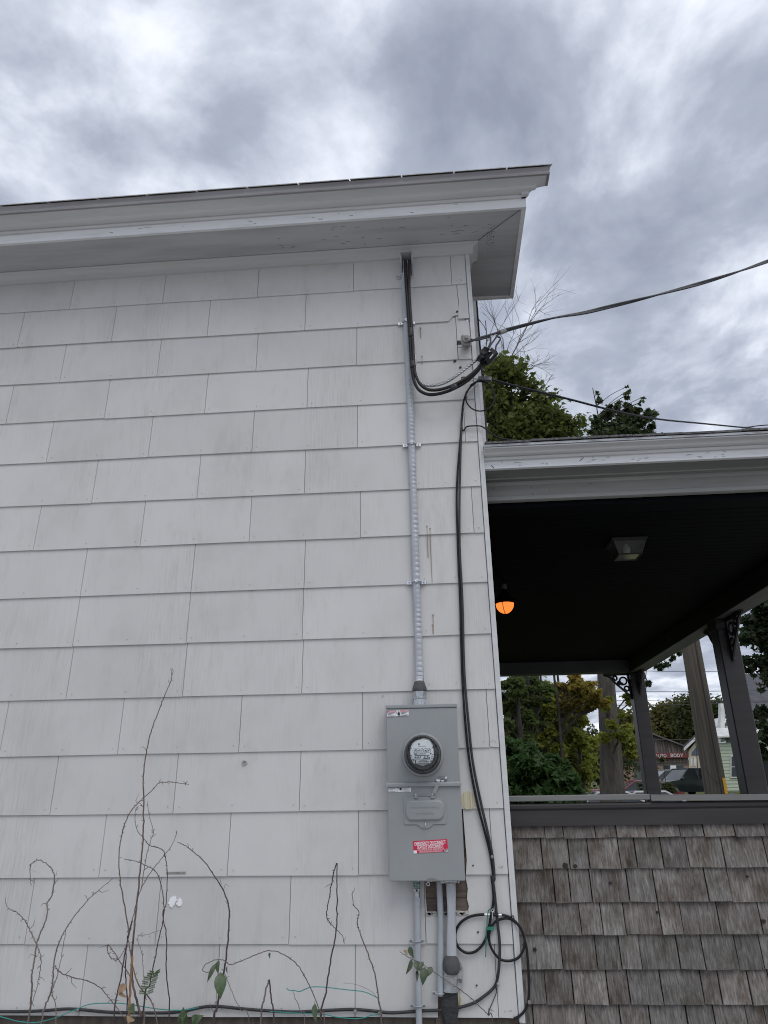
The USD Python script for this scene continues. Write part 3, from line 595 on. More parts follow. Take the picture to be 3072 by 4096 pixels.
# wall lamp with orange glass
pl = Thing('porch_wall_lamp', 'black gooseneck wall lamp with glowing orange globe inside the porch', 'lamp', (.257, 2.1, 3.0))
o = at(*c_por(231, 1040), 2.1); ox, oz = float(o[0]), float(o[2]); R_ = .075
ORANGE = usdkit.material(stage, '/World/Looks/orange_glow', {'e': ('emission', {'color': (1.0, .235, .045), 'strength': 1.15})}, [], surface='e.emission')
pl.add('globe', lathe([(R_*math.cos(t), -R_*math.sin(t)*1.05) for t in np.linspace(0, np.pi/2-.01, 10)], (ox, 2.1, oz), 'z', 28), ORANGE, smooth=True)
pl.add('shade', lathe([(.018, .12), (.03, .10), (.05, .07), (.09, .03), (.115, .004), (.112, .0), (.085, .025), (.02, .09)], (ox, 2.1, oz), 'z', 28), PORCHBLACK, smooth=40)
pl.add('cage', [tube([(ox+(R_+.006)*math.cos(t)*math.cos(p_), 2.1+(R_+.006)*math.cos(t)*math.sin(p_), oz-(R_+.006)*1.05*math.sin(t)) for t in np.linspace(0, np.pi/2, 9)], .0028, 5) for p_ in (-.5, -1.9, 1.0, 2.6)], PORCHBLACK)
pl.add('arm', tube(spline([(.262, 2.1, oz+.10), (.33, 2.1, oz+.22), (ox-.05, 2.1, oz+.26), (ox, 2.1, oz+.2), (ox, 2.1, oz+.1)], 6), .010, 8), PORCHBLACK, smooth=True)
pl.add('socket', lathe([(.024, .12), (.024, .16), (.012, .17)], (ox, 2.1, oz), 'z', 16), look('lamp_socket', (.12, .12, .125), .5), smooth=40)
pl.add('wall_plate', lathe([(.001, .256), (.05, .256), (.05, .268), (.001, .27)], (0, 2.1, oz+.09), 'x', 20), PORCHBLACK)

# ------------------------------------------------------------------ meter cabinet
YC = -.12
cab = Thing('meter_cabinet', 'grey steel electric meter cabinet with red label mounted on the siding', 'meter cabinet', (-.09, 0, 1.277))
XL, XR, ZT, ZM, ZBm = -.258, .076, 2.026, 1.677, 1.277
cab.add('body', box(XL+.004, XR-.004, -.112, -.012, ZBm+.004, ZT-.002, .002), CABINET)
cab.add('top_flange', [box(XL-.003, XR+.003, -.124, -.012, ZT-.016, ZT, .0025)], CABINET)
cab.add('upper_cover', box(XL, XR, YC, -.108, ZM+.004, ZT-.017, .003), CABINET)
cab.add('cover_lip', hull([(x, y, z) for x in (XL-.003, XR+.004) for y, z in ((-.114, ZM+.008), (-.131, ZM+.002), (-.133, ZM-.003), (-.133, ZM-.014), (-.114, ZM-.014))]), CABINET)
cab.add('lower_cover', box(XL+.002, XR, YC-.002, -.108, ZBm, ZM-.010, .003), CABINET)
# meter: ring, clear cover, dial
MX, MZ = -.0905, 1.800
cab.add('meter_ring', lathe([(.094, YC+.004), (.097, YC-.004), (.095, YC-.016), (.089, YC-.024), (.085, YC-.024), (.083, YC-.016), (.083, YC+.002)], (MX, 0, MZ), 'y', 64), CABINET, smooth=40)
cab.add('meter_base', lathe([(.0825, YC-.002), (.0822, YC-.030), (.076, YC-.034), (.001, YC-.034)], (MX, 0, MZ), 'y', 56), look('meter_base_dark', (.035, .037, .04), .3, scale=(20, 20, 20)), smooth=40)
CLEAR = usdkit.material(stage, '/World/Looks/clear_cover', {'f': ('fresnel', {'IOR': 1.49}), 't': ('transparent_bsdf', {'color': (.93, .95, .955)}), 'g': ('glossy_bsdf', {'roughness': .03, 'color': (1, 1, 1)}), 'x': ('mix_closure', {})},
    [('f.fac', 'x.fac'), ('t.BSDF', 'x.closure1'), ('g.BSDF', 'x.closure2')], surface='x.closure')
MB = cab.add('clear_cover', lathe([(.080, YC-.028), (.0795, YC-.05), (.0785, YC-.085), (.0765, YC-.10), (.071, YC-.111), (.060, YC-.118), (.04, YC-.122), (.02, YC-.1235), (.0005, YC-.124)], (MX, 0, MZ), 'y', 64), CLEAR, smooth=60)
cab.add('cover_band', lathe([(.0815, YC-.030), (.0825, YC-.036), (.0815, YC-.042), (.0800, YC-.042), (.0800, YC-.030)], (MX, 0, MZ), 'y', 56), DIALGREY, smooth=40)
YD = YC-.080
def dq(u, v):                                              # dial coordinates from the enlarged photograph, in metres about the meter's axis
    return MX+(u-628)*.000232, MZ-(v-1080)*.000232
ph = [dq(*q) for q in ((440, 880), (505, 835), (565, 815), (640, 808), (715, 820), (770, 840), (830, 905), (848, 1010), (852, 1110), (848, 1130), (825, 1190), (790, 1250), (770, 1268), (640, 1295), (505, 1275), (450, 1245), (410, 1180), (396, 1120), (394, 1020), (410, 940))]
dial = cab.add('dial_plate', plate(ph, YD, YD+.004), DIAL)
cab.add('dial_housing', lathe([(.064, YD+.006), (.066, YD+.045), (.001, YD+.046)], (MX, 0, MZ), 'y', 40), look('dial_housing', (.30, .31, .32), .4), smooth=40)
YT = YD-.0009
dials = []
for k, (u, an) in enumerate(((482, .8), (545, .35), (622, 1.4), (692, -1.0), (755, .75))):
    cx, cz = dq(u, 1018); t = np.linspace(0, 2*np.pi, 21)
    dials.append(tube([(cx+.0098*math.cos(q), YT+.0003, cz+.0098*math.sin(q)) for q in t], .00045, 4))
    for q in np.arange(10)*.6283: dials.append(box(cx+.0082*math.cos(q)-.0004, cx+.0082*math.cos(q)+.0004, YT, YD, cz+.0082*math.sin(q)-.0004, cz+.0082*math.sin(q)+.0004))
    d = V(math.cos(an), 0, math.sin(an)); dials.append(tube([V(cx, YT-.001, cz)-d*.003, V(cx, YT-.001, cz)+d*.008], [.0016, .0011], 5)); dials.append(disc((cx, cz), .0026, YT-.0014, YD, 8))
cab.add('dial_pointers', dials, DIALGREY, parent=dial)
pr = []
def bar(u0, u1, v0, v1, y=YT): (x0, z0), (x1, z1) = dq(u0, v1), dq(u1, v0); pr.append(box(x0, x1, y, YD, z0, z1))
for b in ((480, 765, 1100, 1114), (465, 525, 1068, 1093), (778, 806, 1064, 1092), (472, 512, 1128, 1150), (528, 566, 1128, 1150), (582, 600, 1124, 1150), (658, 688, 1126, 1150), (716, 745, 1124, 1150), (642, 742, 1158, 1174), (394, 425, 1102, 1114), (820, 850, 1092, 1104), (418, 440, 1176, 1192), (446, 474, 1176, 1192), (440, 458, 1196, 1212), (420, 428, 1130, 1152), (806, 828, 1125, 1140), (800, 826, 1155, 1172), (788, 814, 1204, 1228), (478, 500, 1186, 1272), (500, 780, 1254, 1276), (500, 782, 1186, 1191), (776, 782, 1186, 1276)): bar(*b)
for k in range(17): bar(534+k*9.6, 539+k*9.6+2*(k % 3 == 1), 1070, 1088)
for k in range(24): bar(540+k*9, 543.5+k*9+2.5*(k % 4 == 1), 1214, 1236)
for k in range(10): bar(578+k*14, 586+k*14, 1198, 1210)
for k in range(14): bar(480+k*8, 484+k*8, 1160, 1168)
for k in range(13): bar(552+k*12, 560+k*12, 932, 940)
pr.append(disc(dq(763, 1156), .0038, YT, YD, 14)); pr.append(disc(dq(568, 896), .0042, YT, YD, 16)); pr.append(disc(dq(412, 972), .0026, YT, YD, 10)); pr.append(disc(dq(830, 966), .0026, YT, YD, 10))
cab.add('dial_print', pr, DIALGREY, parent=dial)
# hasps and seal
def cq(u, v, y=YC): p = at(*c_lab(u, v), y); return float(p[0]), float(p[2])
def cpoly(pts, y0, y1): return plate([cq(*q) for q in pts], y0, y1)
hp = cab.add('hasp', cpoly([(945, 60), (960, 35), (985, 24), (1115, 20), (1150, 35), (1152, 70), (1135, 90), (1100, 92), (1060, 85), (945, 82)], YC-.010, YC-.006), STEEL)
cab.add('rivet', [disc(cq(1126, 50), .0055, YC-.014, YC-.004, 14)], ZINC, parent=hp)
cab.add('latch', [cpoly([(942, 82), (1020, 84), (1016, 122), (965, 122), (945, 105)], YC-.014, YC-.006), cpoly([(1028, 92), (1095, 94), (1088, 122), (1035, 120)], YC-.012, YC-.006)], ZINC)
tagmat = usdkit.material(stage, '/World/Looks/clear_tag', {'p': ('principled_bsdf', {'base_color': (.42, .44, .45), 'roughness': .25}), 't': ('transparent_bsdf', {'color': (.85, .86, .87)}), 'x': ('mix_closure', {'fac': .55})}, [('p.BSDF', 'x.closure1'), ('t.BSDF', 'x.closure2')], surface='x.closure')
cab.add('seal_tag', cpoly([(940, 130), (1012, 130), (985, 225), (930, 345), (870, 320), (915, 215)], YC-.0165, YC-.0150), tagmat)
# breaker door
dd = cab.add('breaker_door', [cpoly([(348, 425), (362, 410), (1090, 400), (1106, 414), (1132, 880), (1118, 900), (892, 904), (850, 950), (790, 984), (720, 986), (660, 962), (590, 908), (372, 912), (357, 895)], YC-.0065, YC-.003)], CABINET)
inner = [(370, 560), (385, 505), (430, 468), (480, 450), (960, 444), (1030, 470), (1080, 520), (1095, 590), (1100, 700), (1085, 770), (1045, 815), (1000, 836), (480, 850), (430, 828), (390, 780), (374, 720)]
ip = Polygon([cq(*q) for q in inner]); i2 = ip.buffer(-.007).simplify(.0005)
v1, v2 = np.array(ip.exterior.coords)[:-1], np.array(i2.exterior.coords)[:-1]
cab.add('door_panel', hull([(a_, YC-.006, b_) for a_, b_ in v1]+[(a_, YC-.0145, b_) for a_, b_ in v1*.35+v2*.65]+[(a_, YC-.0175, b_) for a_, b_ in np.array(ip.buffer(-.0085).simplify(.0004).exterior.coords)[:-1]]), CABINET, parent=dd, smooth=50)
cab.add('hinge_plate', cpoly([(542, 340), (548, 330), (890, 322), (905, 332), (908, 388), (545, 398)], YC-.0055, YC-.003), CABINET, parent=dd)
for u in (570, 882):
    (x0, z0), (x1, z1) = cq(u-30, 428), cq(u+32, 392); cab.add('hinge', lathe([(.0005, x0), (.0055, x0), (.0055, x1), (.0005, x1)], (0, YC-.010, (z0+z1)/2), 'x', 12), CABINET, parent=dd, smooth=40)
cab.add('rivet', [disc(cq(567, 362), .0032, YC-.0078, YC-.004, 10), disc(cq(878, 356), .0032, YC-.0078, YC-.004, 10)], ZINC, parent=dd)
s0, s1 = cq(745, 858), cq(748, 962)
cab.add('seal_loop', tube(spline([(s0[0], YC-.008, s0[1]), (s0[0]+.001, YC-.024, s0[1]-.004), (s1[0], YC-.026, s1[1]+.006), (s1[0], YC-.007, s1[1])], 5), .0018, 6), ZINC, parent=dd)
def lab(u, v): p = at(*c_lab(u, v), YC); return V(p[0], 0, p[2])
emb = []
for t_, a_, b_, h in (('MILBANK', (612, 384), (826, 376), .0085), ):
    emb.append(words(t_, lab(*a_), lab(*b_), h, YC-.0054, .0012))
for t_, a_, b_, h in (('CIRCUIT BREAKERS UNDER SEAL', (470, 615), (1000, 606), .006), ('DO NOT BREAK SEAL', (560, 724), (905, 716), .006)):
    emb.append(words(t_, lab(*a_), lab(*b_), h, YC-.0174, .0009))
cab.add('embossed_lettering', emb, CABINET, parent=dd)
# red label
(la, lb, lc_, ld) = [cq(*q) for q in ((515, 1218), (1145, 1180), (1165, 1410), (530, 1447))]
rl = cab.add('red_label', plate([la, lb, lc_, ld], YC-.0034, YC-.001), RED)
tx = []
for t_, a_, b_, h, bo in (('EMERGENCY DISCONNECT', (545, 1300), (1120, 1266), .0135, True), ('SERVICE DISCONNECT', (592, 1360), (1082, 1332), .0125, True), ('DESCONEXION DE EMERGENCIA', (602, 1398), (1083, 1370), .0066, False), ('DESCONEXION DE SERVICIO', (632, 1434), (1055, 1410), .0066, False)):
    tx.append(words(t_, lab(*a_), lab(*b_), h, YC-.0034, .0006, bo))
cab.add('lettering', tx, WHITE, parent=rl)
cab.add('label_corner', [cpoly([(525, 1392), (587, 1388), (592, 1443), (531, 1447)], YC-.0042, YC-.0034), cpoly([(1096, 1364), (1160, 1360), (1165, 1410), (1102, 1416)], YC-.0042, YC-.0034)], WHITE, parent=rl)
cab.add('fine_print', [cpoly([(1102, 1370), (1155, 1367), (1156, 1382), (1103, 1385)], YC-.0048, YC-.004), cpoly([(1104, 1392), (1130, 1390), (1131, 1404), (1105, 1406)], YC-.0048, YC-.004), cpoly([(1138, 1390), (1152, 1389), (1153, 1402), (1139, 1403)], YC-.0048, YC-.004)], INK, parent=rl)
# white warning stickers
def sticker(cr, W, band, cut=None):
    q = lambda a_, b_: (lambda p: (float(p[0]), float(p[2])))(at(*cr(*W(a_, b_)), YC))
    pp = lambda pts, d0, d1: plate([q(*z) for z in pts], YC-d0, YC-d1)
    s = cab.add('warning_sticker', pp([(0, 0), (1, 0), (1, 1), (0, 1)], .0032, .001), WHITE)
    ink = [pp([(.385, 0), (.39, 0), (.39, 1), (.385, 1)], .0039, .003), pp([(.62, 0), (.625, 0), (.625, 1), (.62, 1)], .0039, .003)]
    if band:
        cab.add('header', [pp([(.005, .0), (.38, .0), (.38, .27), (.005, .27)], .0039, .003), pp([(.63, .0), (.995, .0), (.995, .27), (.63, .27)], .0039, .003)], RED, parent=s)
        tx = []
        for t_, a0, a1 in (('DANGER', .10, .36), ('PELIGRO', .72, .985)):
            A, B = q(a0, .23), q(a1, .23); tx.append(words(t_, (A[0], 0, A[1]), (B[0], 0, B[1]), .0055, YC-.0039, .0005, True))
        for a0 in (.03, .655): tx.append(pp([(a0, .24), (a0+.05, .24), (a0+.025, .04)], .0045, .0038))
        cab.add('lettering', tx, WHITE, parent=s)
    v0 = .34 if band else 0.06
    for x0, x1 in ((.03, .34), (.65, .96)):
        for r, k in zip(np.linspace(v0, .9, 7), (1, .8, .95, .5, 0, 1, .85)):
            if k: ink.append(pp([(x0, r), (x0+(x1-x0)*k, r), (x0+(x1-x0)*k, r+.035), (x0, r+.035)], .0038, .003))
    off = 0 if band else -.32                              # a gloved hand reaching past a live wire
    hand = [(.50, .93), (.59, .93), (.585, .66), (.60, .40), (.585, .36), (.57, .50), (.575, .2), (.558, .2), (.55, .48), (.545, .12), (.527, .12), (.525, .48), (.515, .2), (.50, .22), (.505, .55), (.475, .46), (.462, .5), (.49, .72)]
    hand = [(a_, b_+off) for a_, b_ in hand]; hp_ = Polygon([q(*z) for z in hand]).buffer(0); W0 = q(0, 0)[1]
    if not band: hp_ = hp_.intersection(Polygon([q(0, .02), q(1, .02), q(1, 1), q(0, 1)]))
    for g in getattr(hp_, 'geoms', [hp_]): ink.append(plate(g, YC-.0038, YC-.003))
    w_ = [(.40, .12), (.43, .2), (.425, .32), (.45, .36), (.43, .5), (.46, .56), (.48, .68)]
    ink.append(tube([V(q(a_, max(.03, b_+off))[0], YC-.0034, q(a_, max(.03, b_+off))[1]) for a_, b_ in w_], .0009, 4))
    cab.add('print', ink, INK, parent=s)
sticker(c_cab, lambda a_, b_: (120+a_*(330-120)+b_*3, 358+b_*(412-358)-a_*15), True)
sticker(c_cab, lambda a_, b_: (134+a_*(354-134)+b_*1, 1110+b_*(1151-1110)-a_*3), False)
# bottom hasp, hub on top
bh = cab.add('hasp', plate([(float(p[0]), float(p[2])) for p in (at(*c_low(u, v), YC-.002) for u, v in ((425, 205), (455, 178), (500, 176), (540, 186), (540, 208), (500, 206), (490, 212), (440, 210)))], YC-.010, YC-.006), STEEL)
pz = at(*c_low(450, 238), YC-.006); cab.add('padlock_ring', tube([(float(pz[0])+.0065*math.cos(t), YC-.009, float(pz[2])+.0065*math.sin(t)) for t in np.linspace(0, 2*np.pi, 15)], .0016, 6), ZINC, parent=bh)
HX, HY = -.098, -.055
cab.add('hub', [lathe([(.001, ZT), (.034, ZT), (.034, ZT+.006), (.031, ZT+.006), (.030, ZT+.030), (.034, ZT+.032), (.035, ZT+.040), (.030, ZT+.043)], (HX, HY, 0), 'z', 24), lathe([(.033, ZT+.0425), (.033, ZT+.068), (.026, ZT+.070), (.001, ZT+.071)], (HX, HY, 0), 'z', 6)]+[tube([(HX+.031*math.cos(t), HY+.031*math.sin(t), ZT+.002), (HX+.031*math.cos(t), HY+.031*math.sin(t), ZT+.032)], .003, 5) for t in np.arange(10)*.628], GALV, smooth=30)
def lump(prof, c, n=28, amp=.06, seed=0, sx=1.0, sy=1.0):
    v, f = lathe(prof, (0, 0, 0), 'z', n); r = meshkit.noise(np.asarray(v)*38+seed) if False else np.sin(v[:, 0]*90+seed)*np.cos(v[:, 2]*70+seed*2)
    v = v*(1+amp*r[:, None]*np.array([1, 1, .0])); v[:, 0] *= sx; v[:, 1] *= sy
    return v+np.asarray(c), f
cab.add('duct_seal', lump([(.001, ZT+.068), (.036, ZT+.070), (.038, ZT+.078), (.034, ZT+.088), (.028, ZT+.102), (.024, ZT+.114), (.017, ZT+.119), (.001, ZT+.119)], (HX, HY, 0), seed=2), PUTTY, smooth=60)

# ------------------------------------------------------------------ service entrance cable with its weatherhead
sec = Thing('service_cable', 'grey dented service cable running up the siding from the meter cabinet to the eave', 'cable', (-.098, -.03, 2.14))
pts = [(HX, HY, ZT+.112), (-.097, -.034, 2.20), (-.0965, -.028, 2.5), (-.097, -.027, 3.0), (-.098, -.027, 3.5), (-.1, -.027, 3.9), (-.106, -.027, 4.3), (-.110, -.028, 4.63)]
sp = spline(pts, 110); tt = np.cumsum(np.r_[0, np.linalg.norm(np.diff(sp, axis=0), axis=1)])
n_ = 14; vv, ff = tube(sp, .0195, n_, flat=(1.0, 1.0))
rng2 = np.random.default_rng(5); ang = np.arctan2(-(vv[:, 1]-np.repeat(np.r_[sp[:, 1], 0, 0], np.r_[np.full(len(sp), n_), 1, 1])), vv[:, 0]-np.repeat(np.r_[sp[:, 0], 0, 0], np.r_[np.full(len(sp), n_), 1, 1]))
sidx = np.r_[np.repeat(tt, n_), 0, 0]; ctr = np.r_[np.repeat(sp, n_, 0), vv[-2:]]
ph_ = 2*np.pi*(sidx/.027+.3*np.sin(sidx*3.1)+.25*np.sin(sidx*17))
dent = np.exp(-((ang-1.25+.35*np.sin(sidx*1.3))/.75)**2)*np.clip(np.sin(ph_), -.15, .8)*(.65+.35*np.sin(sidx*23+1))
vv = ctr+(vv-ctr)*(1-.30*dent+.05*np.sin(ang*3+sidx*9))[:, None]
sec.add('jacket', (vv, ff), SHEATHG, smooth=70)
for z in [float(at(px, py, -.03)[2]) for px, py in ((1617, 1102), (1622, 1289), (1646, 1777), (1670, 2328))]:
    xx = float(np.interp(z, sp[:, 2], sp[:, 0]))
    s = sec.add('strap', [tube([(xx+.0235*math.cos(t), -.027-.0235*math.sin(t), z) for t in np.linspace(0, np.pi, 11)], .008, 6, flat=(.35, 1)), box(xx-.052, xx-.021, -.020, -.014, z-.0095, z+.0095, .002), box(xx+.021, xx+.052, -.020, -.014, z-.0095, z+.0095, .002), box(xx-.008, xx+.008, -.0535, -.048, z-.009, z+.011, .002)], ZINC)
    sec.add('screw', [disc((xx+q, z), .0042, -.0225, -.0185, 10) for q in (-.038, .038)], STEEL, parent=s)
whx = -.112
wp = [at(*c_eave(u, v), -.06) for u, v in ((205, 870), (302, 868), (200, 960))]
WX0, WX1, WZ1 = float(wp[0][0]), float(wp[1][0]), 4.752
WH = look('grey_cap_plastic', (.40, .41, .425), .5, scale=(10, 10, 10))
sec.add('weatherhead', hull([(x_, y_, z_) for x_ in (WX0, WX1) for y_, z_ in ((-.006, WZ1+.002), (-.095, WZ1+.0), (-.115, WZ1-.012), (-.118, WZ1-.028), (-.006, WZ1-.020))]), WH, smooth=30)
for x_ in (WX0-.001, WX1-.007): sec.add('weatherhead_side', hull([(x0_, y_, z_) for x0_ in (x_, x_+.008) for y_, z_ in ((-.006, WZ1-.018), (-.10, WZ1-.026), (-.085, WZ1-.085), (-.006, WZ1-.13))]), WH)
sec.add('weatherhead_back', hull([(x_, y_, z_) for x_ in (WX0+.012, WX1-.03) for y_, z_ in ((-.006, WZ1-.03), (-.05, WZ1-.03), (-.05, WZ1-.13), (-.006, WZ1-.15))]), WH)
# drip loop conductors
def cpath(cr, pts, ys): return spline([at(*cr(u, v), y) for (u, v), y in zip(pts, np.interp(np.linspace(0, 1, len(pts)), np.linspace(0, 1, len(ys)), ys))], 6)
loop1 = cpath(c_eave, [(245, 893), (246, 1000), (256, 1150), (266, 1300), (280, 1500), (288, 1640), (296, 1750), (312, 1850), (345, 1920), (395, 1956), (455, 1968), (540, 1955), (640, 1918), (740, 1858), (820, 1785), (862, 1725)], (-.085, -.09, -.09, -.10, -.11, -.13, -.14))
loop2 = cpath(c_eave, [(276, 893), (274, 1000), (275, 1150), (284, 1300), (300, 1500), (308, 1640), (316, 1750), (332, 1822), (365, 1885), (415, 1922), (470, 1932), (545, 1922), (640, 1888), (740, 1832), (815, 1770), (872, 1700)], (-.085, -.09, -.095, -.105, -.12, -.14, -.15))
lb_ = Thing('drip_loop_conductor', 'pair of thick black conductors looping from the weatherhead to the splices', 'cable', (0, -.1, 4.1))
lb_.add('conductor', tube(loop1, .0092, 10), BLACK, smooth=True); lb_.add('conductor', tube(loop2, .0092, 10), look('brown_black_jacket', (.024, .018, .017), .42, spec=.3), smooth=True)
for i0, i1 in ((22, 24), (33, 36), (70, 73)):
    m = (loop1[i0:i1+1]+loop2[i0:i1+1])/2; lb_.add('tape_wrap', tube(m, .0175, 10, flat=(1, .8)), BLACKD, smooth=True)
lo3 = cpath(c_eave, [(260, 900), (263, 1000), (272, 1150), (281, 1320), (302, 1520), (317, 1660), (330, 1780), (362, 1862), (420, 1893), (500, 1890), (580, 1862), (655, 1815), (720, 1765), (790, 1710), (838, 1672)], (-.065, -.068, -.075, -.10, -.12, -.13))
def twist(path, r, R_, k, turns, ph=0.0):
    p = np.asarray(path); s = np.cumsum(np.r_[0, np.linalg.norm(np.diff(p, axis=0), axis=1)]); m = max(60, int(turns*s[-1]*9)); q = np.stack([np.interp(np.linspace(0, s[-1], m), s, p[:, a_]) for a_ in range(3)], 1)
    t = np.gradient(q, axis=0); t /= np.linalg.norm(t, axis=1, keepdims=True); u = np.cross(t, V(.1, 1, .05)); u /= np.linalg.norm(u, axis=1, keepdims=True); w = np.cross(t, u); a_ = np.linspace(0, 2*np.pi*turns*s[-1], m)
    return [tube(q+R_*(np.cos(a_+2*np.pi*j/k+ph)[:, None]*u+np.sin(a_+2*np.pi*j/k+ph)[:, None]*w), r, 5) for j in range(k)]
bn = Thing('neutral_conductor', 'bare twisted aluminium conductor looping above the black ones', 'cable', (0, -.1, 4.1))
bn.add('strands', twist(lo3, .0034, .0062, 6, 9), ALU, smooth=True)

# ------------------------------------------------------------------ service drop: insulator, triplex, splices
SY = -.15
ins = Thing('wire_insulator', 'weathered grey spool insulator screwed to the siding near the corner', 'insulator', at(*c_eave(735, 1545), -.02))
ip_ = at(*c_eave(735, 1545), -.055); ix, iz = float(ip_[0]), float(ip_[2])
ins.add('spool', lathe([(.001, -.098), (.012, -.098), (.024, -.092), (.026, -.082), (.018, -.074), (.015, -.062), (.019, -.05), (.028, -.042), (.029, -.03), (.020, -.022), (.012, -.010), (.012, 0)], (ix, 0, iz), 'y', 22), PORC, smooth=40)
ins.add('clevis', tube(spline([(ix-.020, -.085, iz+.030), (ix-.028, -.08, iz+.01), (ix-.027, -.08, iz-.02), (ix-.008, -.08, iz-.035), (ix+.02, -.08, iz-.03)], 6), .006, 7), PORC, smooth=True)
ins.add('bolt', lathe([(.001, -.108), (.010, -.108), (.010, -.098), (.001, -.098)], (ix, 0, iz), 'y', 6), PORC)
trip = Thing('service_drop_cable', 'twisted grey overhead cable rising from the insulator towards the upper right', 'cable', (ix, SY, iz))
main = [(735, 1545), (775, 1538), (830, 1515), (920, 1490), (1000, 1466), (1060, 1447)]
w1 = [at(*c_eave(u, v), y) for (u, v), y in zip(main, (-.075, -.10, -.12, -.13, -.14, -.14))]
trip.add('messenger', tube(spline(w1, 6), .0068, 7), WIREGREY, smooth=True)
trip.add('loop_back', tube(spline([w1[0]+V(0, 0, .012), w1[0]+V(.022, -.01, .012), w1[2]+V(-.01, 0, -.012), w1[3]+V(0, .004, -.009)], 6), .0052, 7), WIREGREY, smooth=True)
span = [w1[-2], w1[-1]]+[at(*c_full(u, v), y) for (u, v), y in zip(((1190, 688), (1260, 676), (1310, 664), (1420, 637), (1540, 604), (1659, 564), (1860, 487)), (-.14, -.12, -.10, -.05, .05, .2, .6))]
ss = spline(span, 14)
trip.add('strand', twist(ss, .0060, .0062, 2, .75, .6)[0], WIREGREY, smooth=True); trip.add('strand', twist(ss, .0060, .0062, 2, .75, .6)[1], WIREGREY, smooth=True)
trip.add('strand', tube(ss, .0050, 6), WIREGREY, smooth=True)
pa = [at(*c_eave(u, v), SY) for u, v in ((1010, 1470), (1055, 1452))]; trip.add('sleeve', tube(pa, .0125, 8), look('sleeve_grey', (.26, .26, .25), .5), smooth=40)
tails = [[(925, 1492), (930, 1540), (915, 1580), (900, 1612)], [(1000, 1468), (965, 1520), (930, 1570), (905, 1625)], [(1000, 1480), (975, 1497), (1008, 1513), (995, 1545), (975, 1575), (968, 1625)]]
for t_ in tails: trip.add('tail', tube(cpath(c_eave, t_, (-.14, -.15)), .0048, 6), BLACKD, smooth=True)
sp_ = Thing('cable_splice', 'cluster of black taped cable splices hanging beside the house corner', 'splice', at(*c_eave(890, 1660), SY))
def seg(a_, b_, r, n=8, y0=-.15, y1=-.15): return tube(spline([at(*c_eave(*a_), y0), at(*c_eave((a_[0]+b_[0])/2+4, (a_[1]+b_[1])/2), (y0+y1)/2), at(*c_eave(*b_), y1)], 4), r, n)
for k, (a_, b_, r) in enumerate((((838, 1692), (895, 1595), .019), ((868, 1722), (905, 1632), .021), ((890, 1712), (965, 1625), .023), ((842, 1660), (868, 1688), .019))):
    sp_.add('taped_splice', seg(a_, b_, r, 9, -.14-.012*k, -.15-.01*k), BLACK, smooth=40)
for (a_, b_) in (((930, 1600), (975, 1640)), ((850, 1612), (890, 1640)), ((880, 1700), (920, 1660))):
    sp_.add('connector_block', hull([at(*c_eave(u+du, v+dv), y) for u, v in (a_, b_) for du, dv in ((-14, 8), (10, -12)) for y in (-.15, -.195)]), BLACK, smooth=30)
sp_.add('foil_flap', [plate([(float(p[0]), float(p[2])) for p in (at(*c_eave(u, v), -.16) for u, v in ((868, 1590), (898, 1580), (905, 1598), (885, 1612)))], -.163, -.158), plate([(float(p[0]), float(p[2])) for p in (at(*c_eave(u, v), -.17) for u, v in ((915, 1708), (945, 1672), (950, 1680), (925, 1712)))], -.213, -.209)], STEEL)

# ------------------------------------------------------------------ black communication cables
com = Thing('comm_cable', 'pair of thin black cables running down the siding near the corner', 'cable', (.2, -.03, 2.5))
A1 = [at(*c_eave(u, v), -.03) for u, v in ((832, 1848), (800, 1880), (760, 1915), (722, 1990), (704, 2080), (697, 2200))]
dn = [(987, 1050), (989, 1180), (994, 1300), (998, 1450), (1006, 1570), (1015, 1650), (1030, 1730), (1048, 1800), (1060, 1850), (1066, 1900)]
A2 = [at(*c_full(u, v), -.022) for u, v in dn]
lowL = [at(*c_low(u, v), -.022) for u, v in ((1150, 150), (1166, 280), (1172, 400), (1164, 480), (1148, 570), (1132, 660), (1112, 770), (1082, 855), (1030, 935), (960, 990), (880, 1000), (812, 966), (768, 910), (750, 825), (762, 740), (812, 662), (900, 604), (1000, 579), (1075, 575))]
com.add('cable', tube(spline(A1+A2+lowL, 7), .0056, 8), BLACK, smooth=True)
B1 = [at(*c_full(u, v), -.026) for u, v in ((993, 1055), (993, 1180), (999, 1300), (1003, 1450), (1013, 1570), (1022, 1650), (1038, 1730), (1054, 1800), (1064, 1850), (1068, 1900))]
lowR = [at(*c_low(u, v), -.024) for u, v in ((1160, 150), (1180, 300), (1192, 420), (1206, 560), (1223, 720), (1238, 850), (1241, 1000), (1235, 1130), (1222, 1250), (1198, 1345), (1155, 1405), (1080, 1470), (960, 1550), (800, 1602), (600, 1632), (400, 1640), (200, 1655), (20, 1662))]
wm = [at(*c_wm(u, v), -.024) for u, v in ((1500, 1560), (1330, 1545), (1150, 1550), (900, 1563), (700, 1555), (500, 1540), (330, 1523), (220, 1525), (100, 1550))]
wl = [at(*c_wl(u, v), -.024) for u, v in ((1560, 1745), (1400, 1765), (1100, 1765), (900, 1760), (700, 1742), (560, 1733), (400, 1745), (200, 1755), (0, 1755), (-300, 1752), (-900, 1760))]
com.add('cable', tube(spline([at(*c_eave(697, 2150), -.03)]+B1+lowR+wm+wl, 6), .0060, 8), BLACKD, smooth=True)
ring = [at(*c_eave(850+118*math.cos(t)-4, 1982+118*1.0*math.sin(t)), -.05) for t in np.linspace(-2.3, 3.5, 22)]
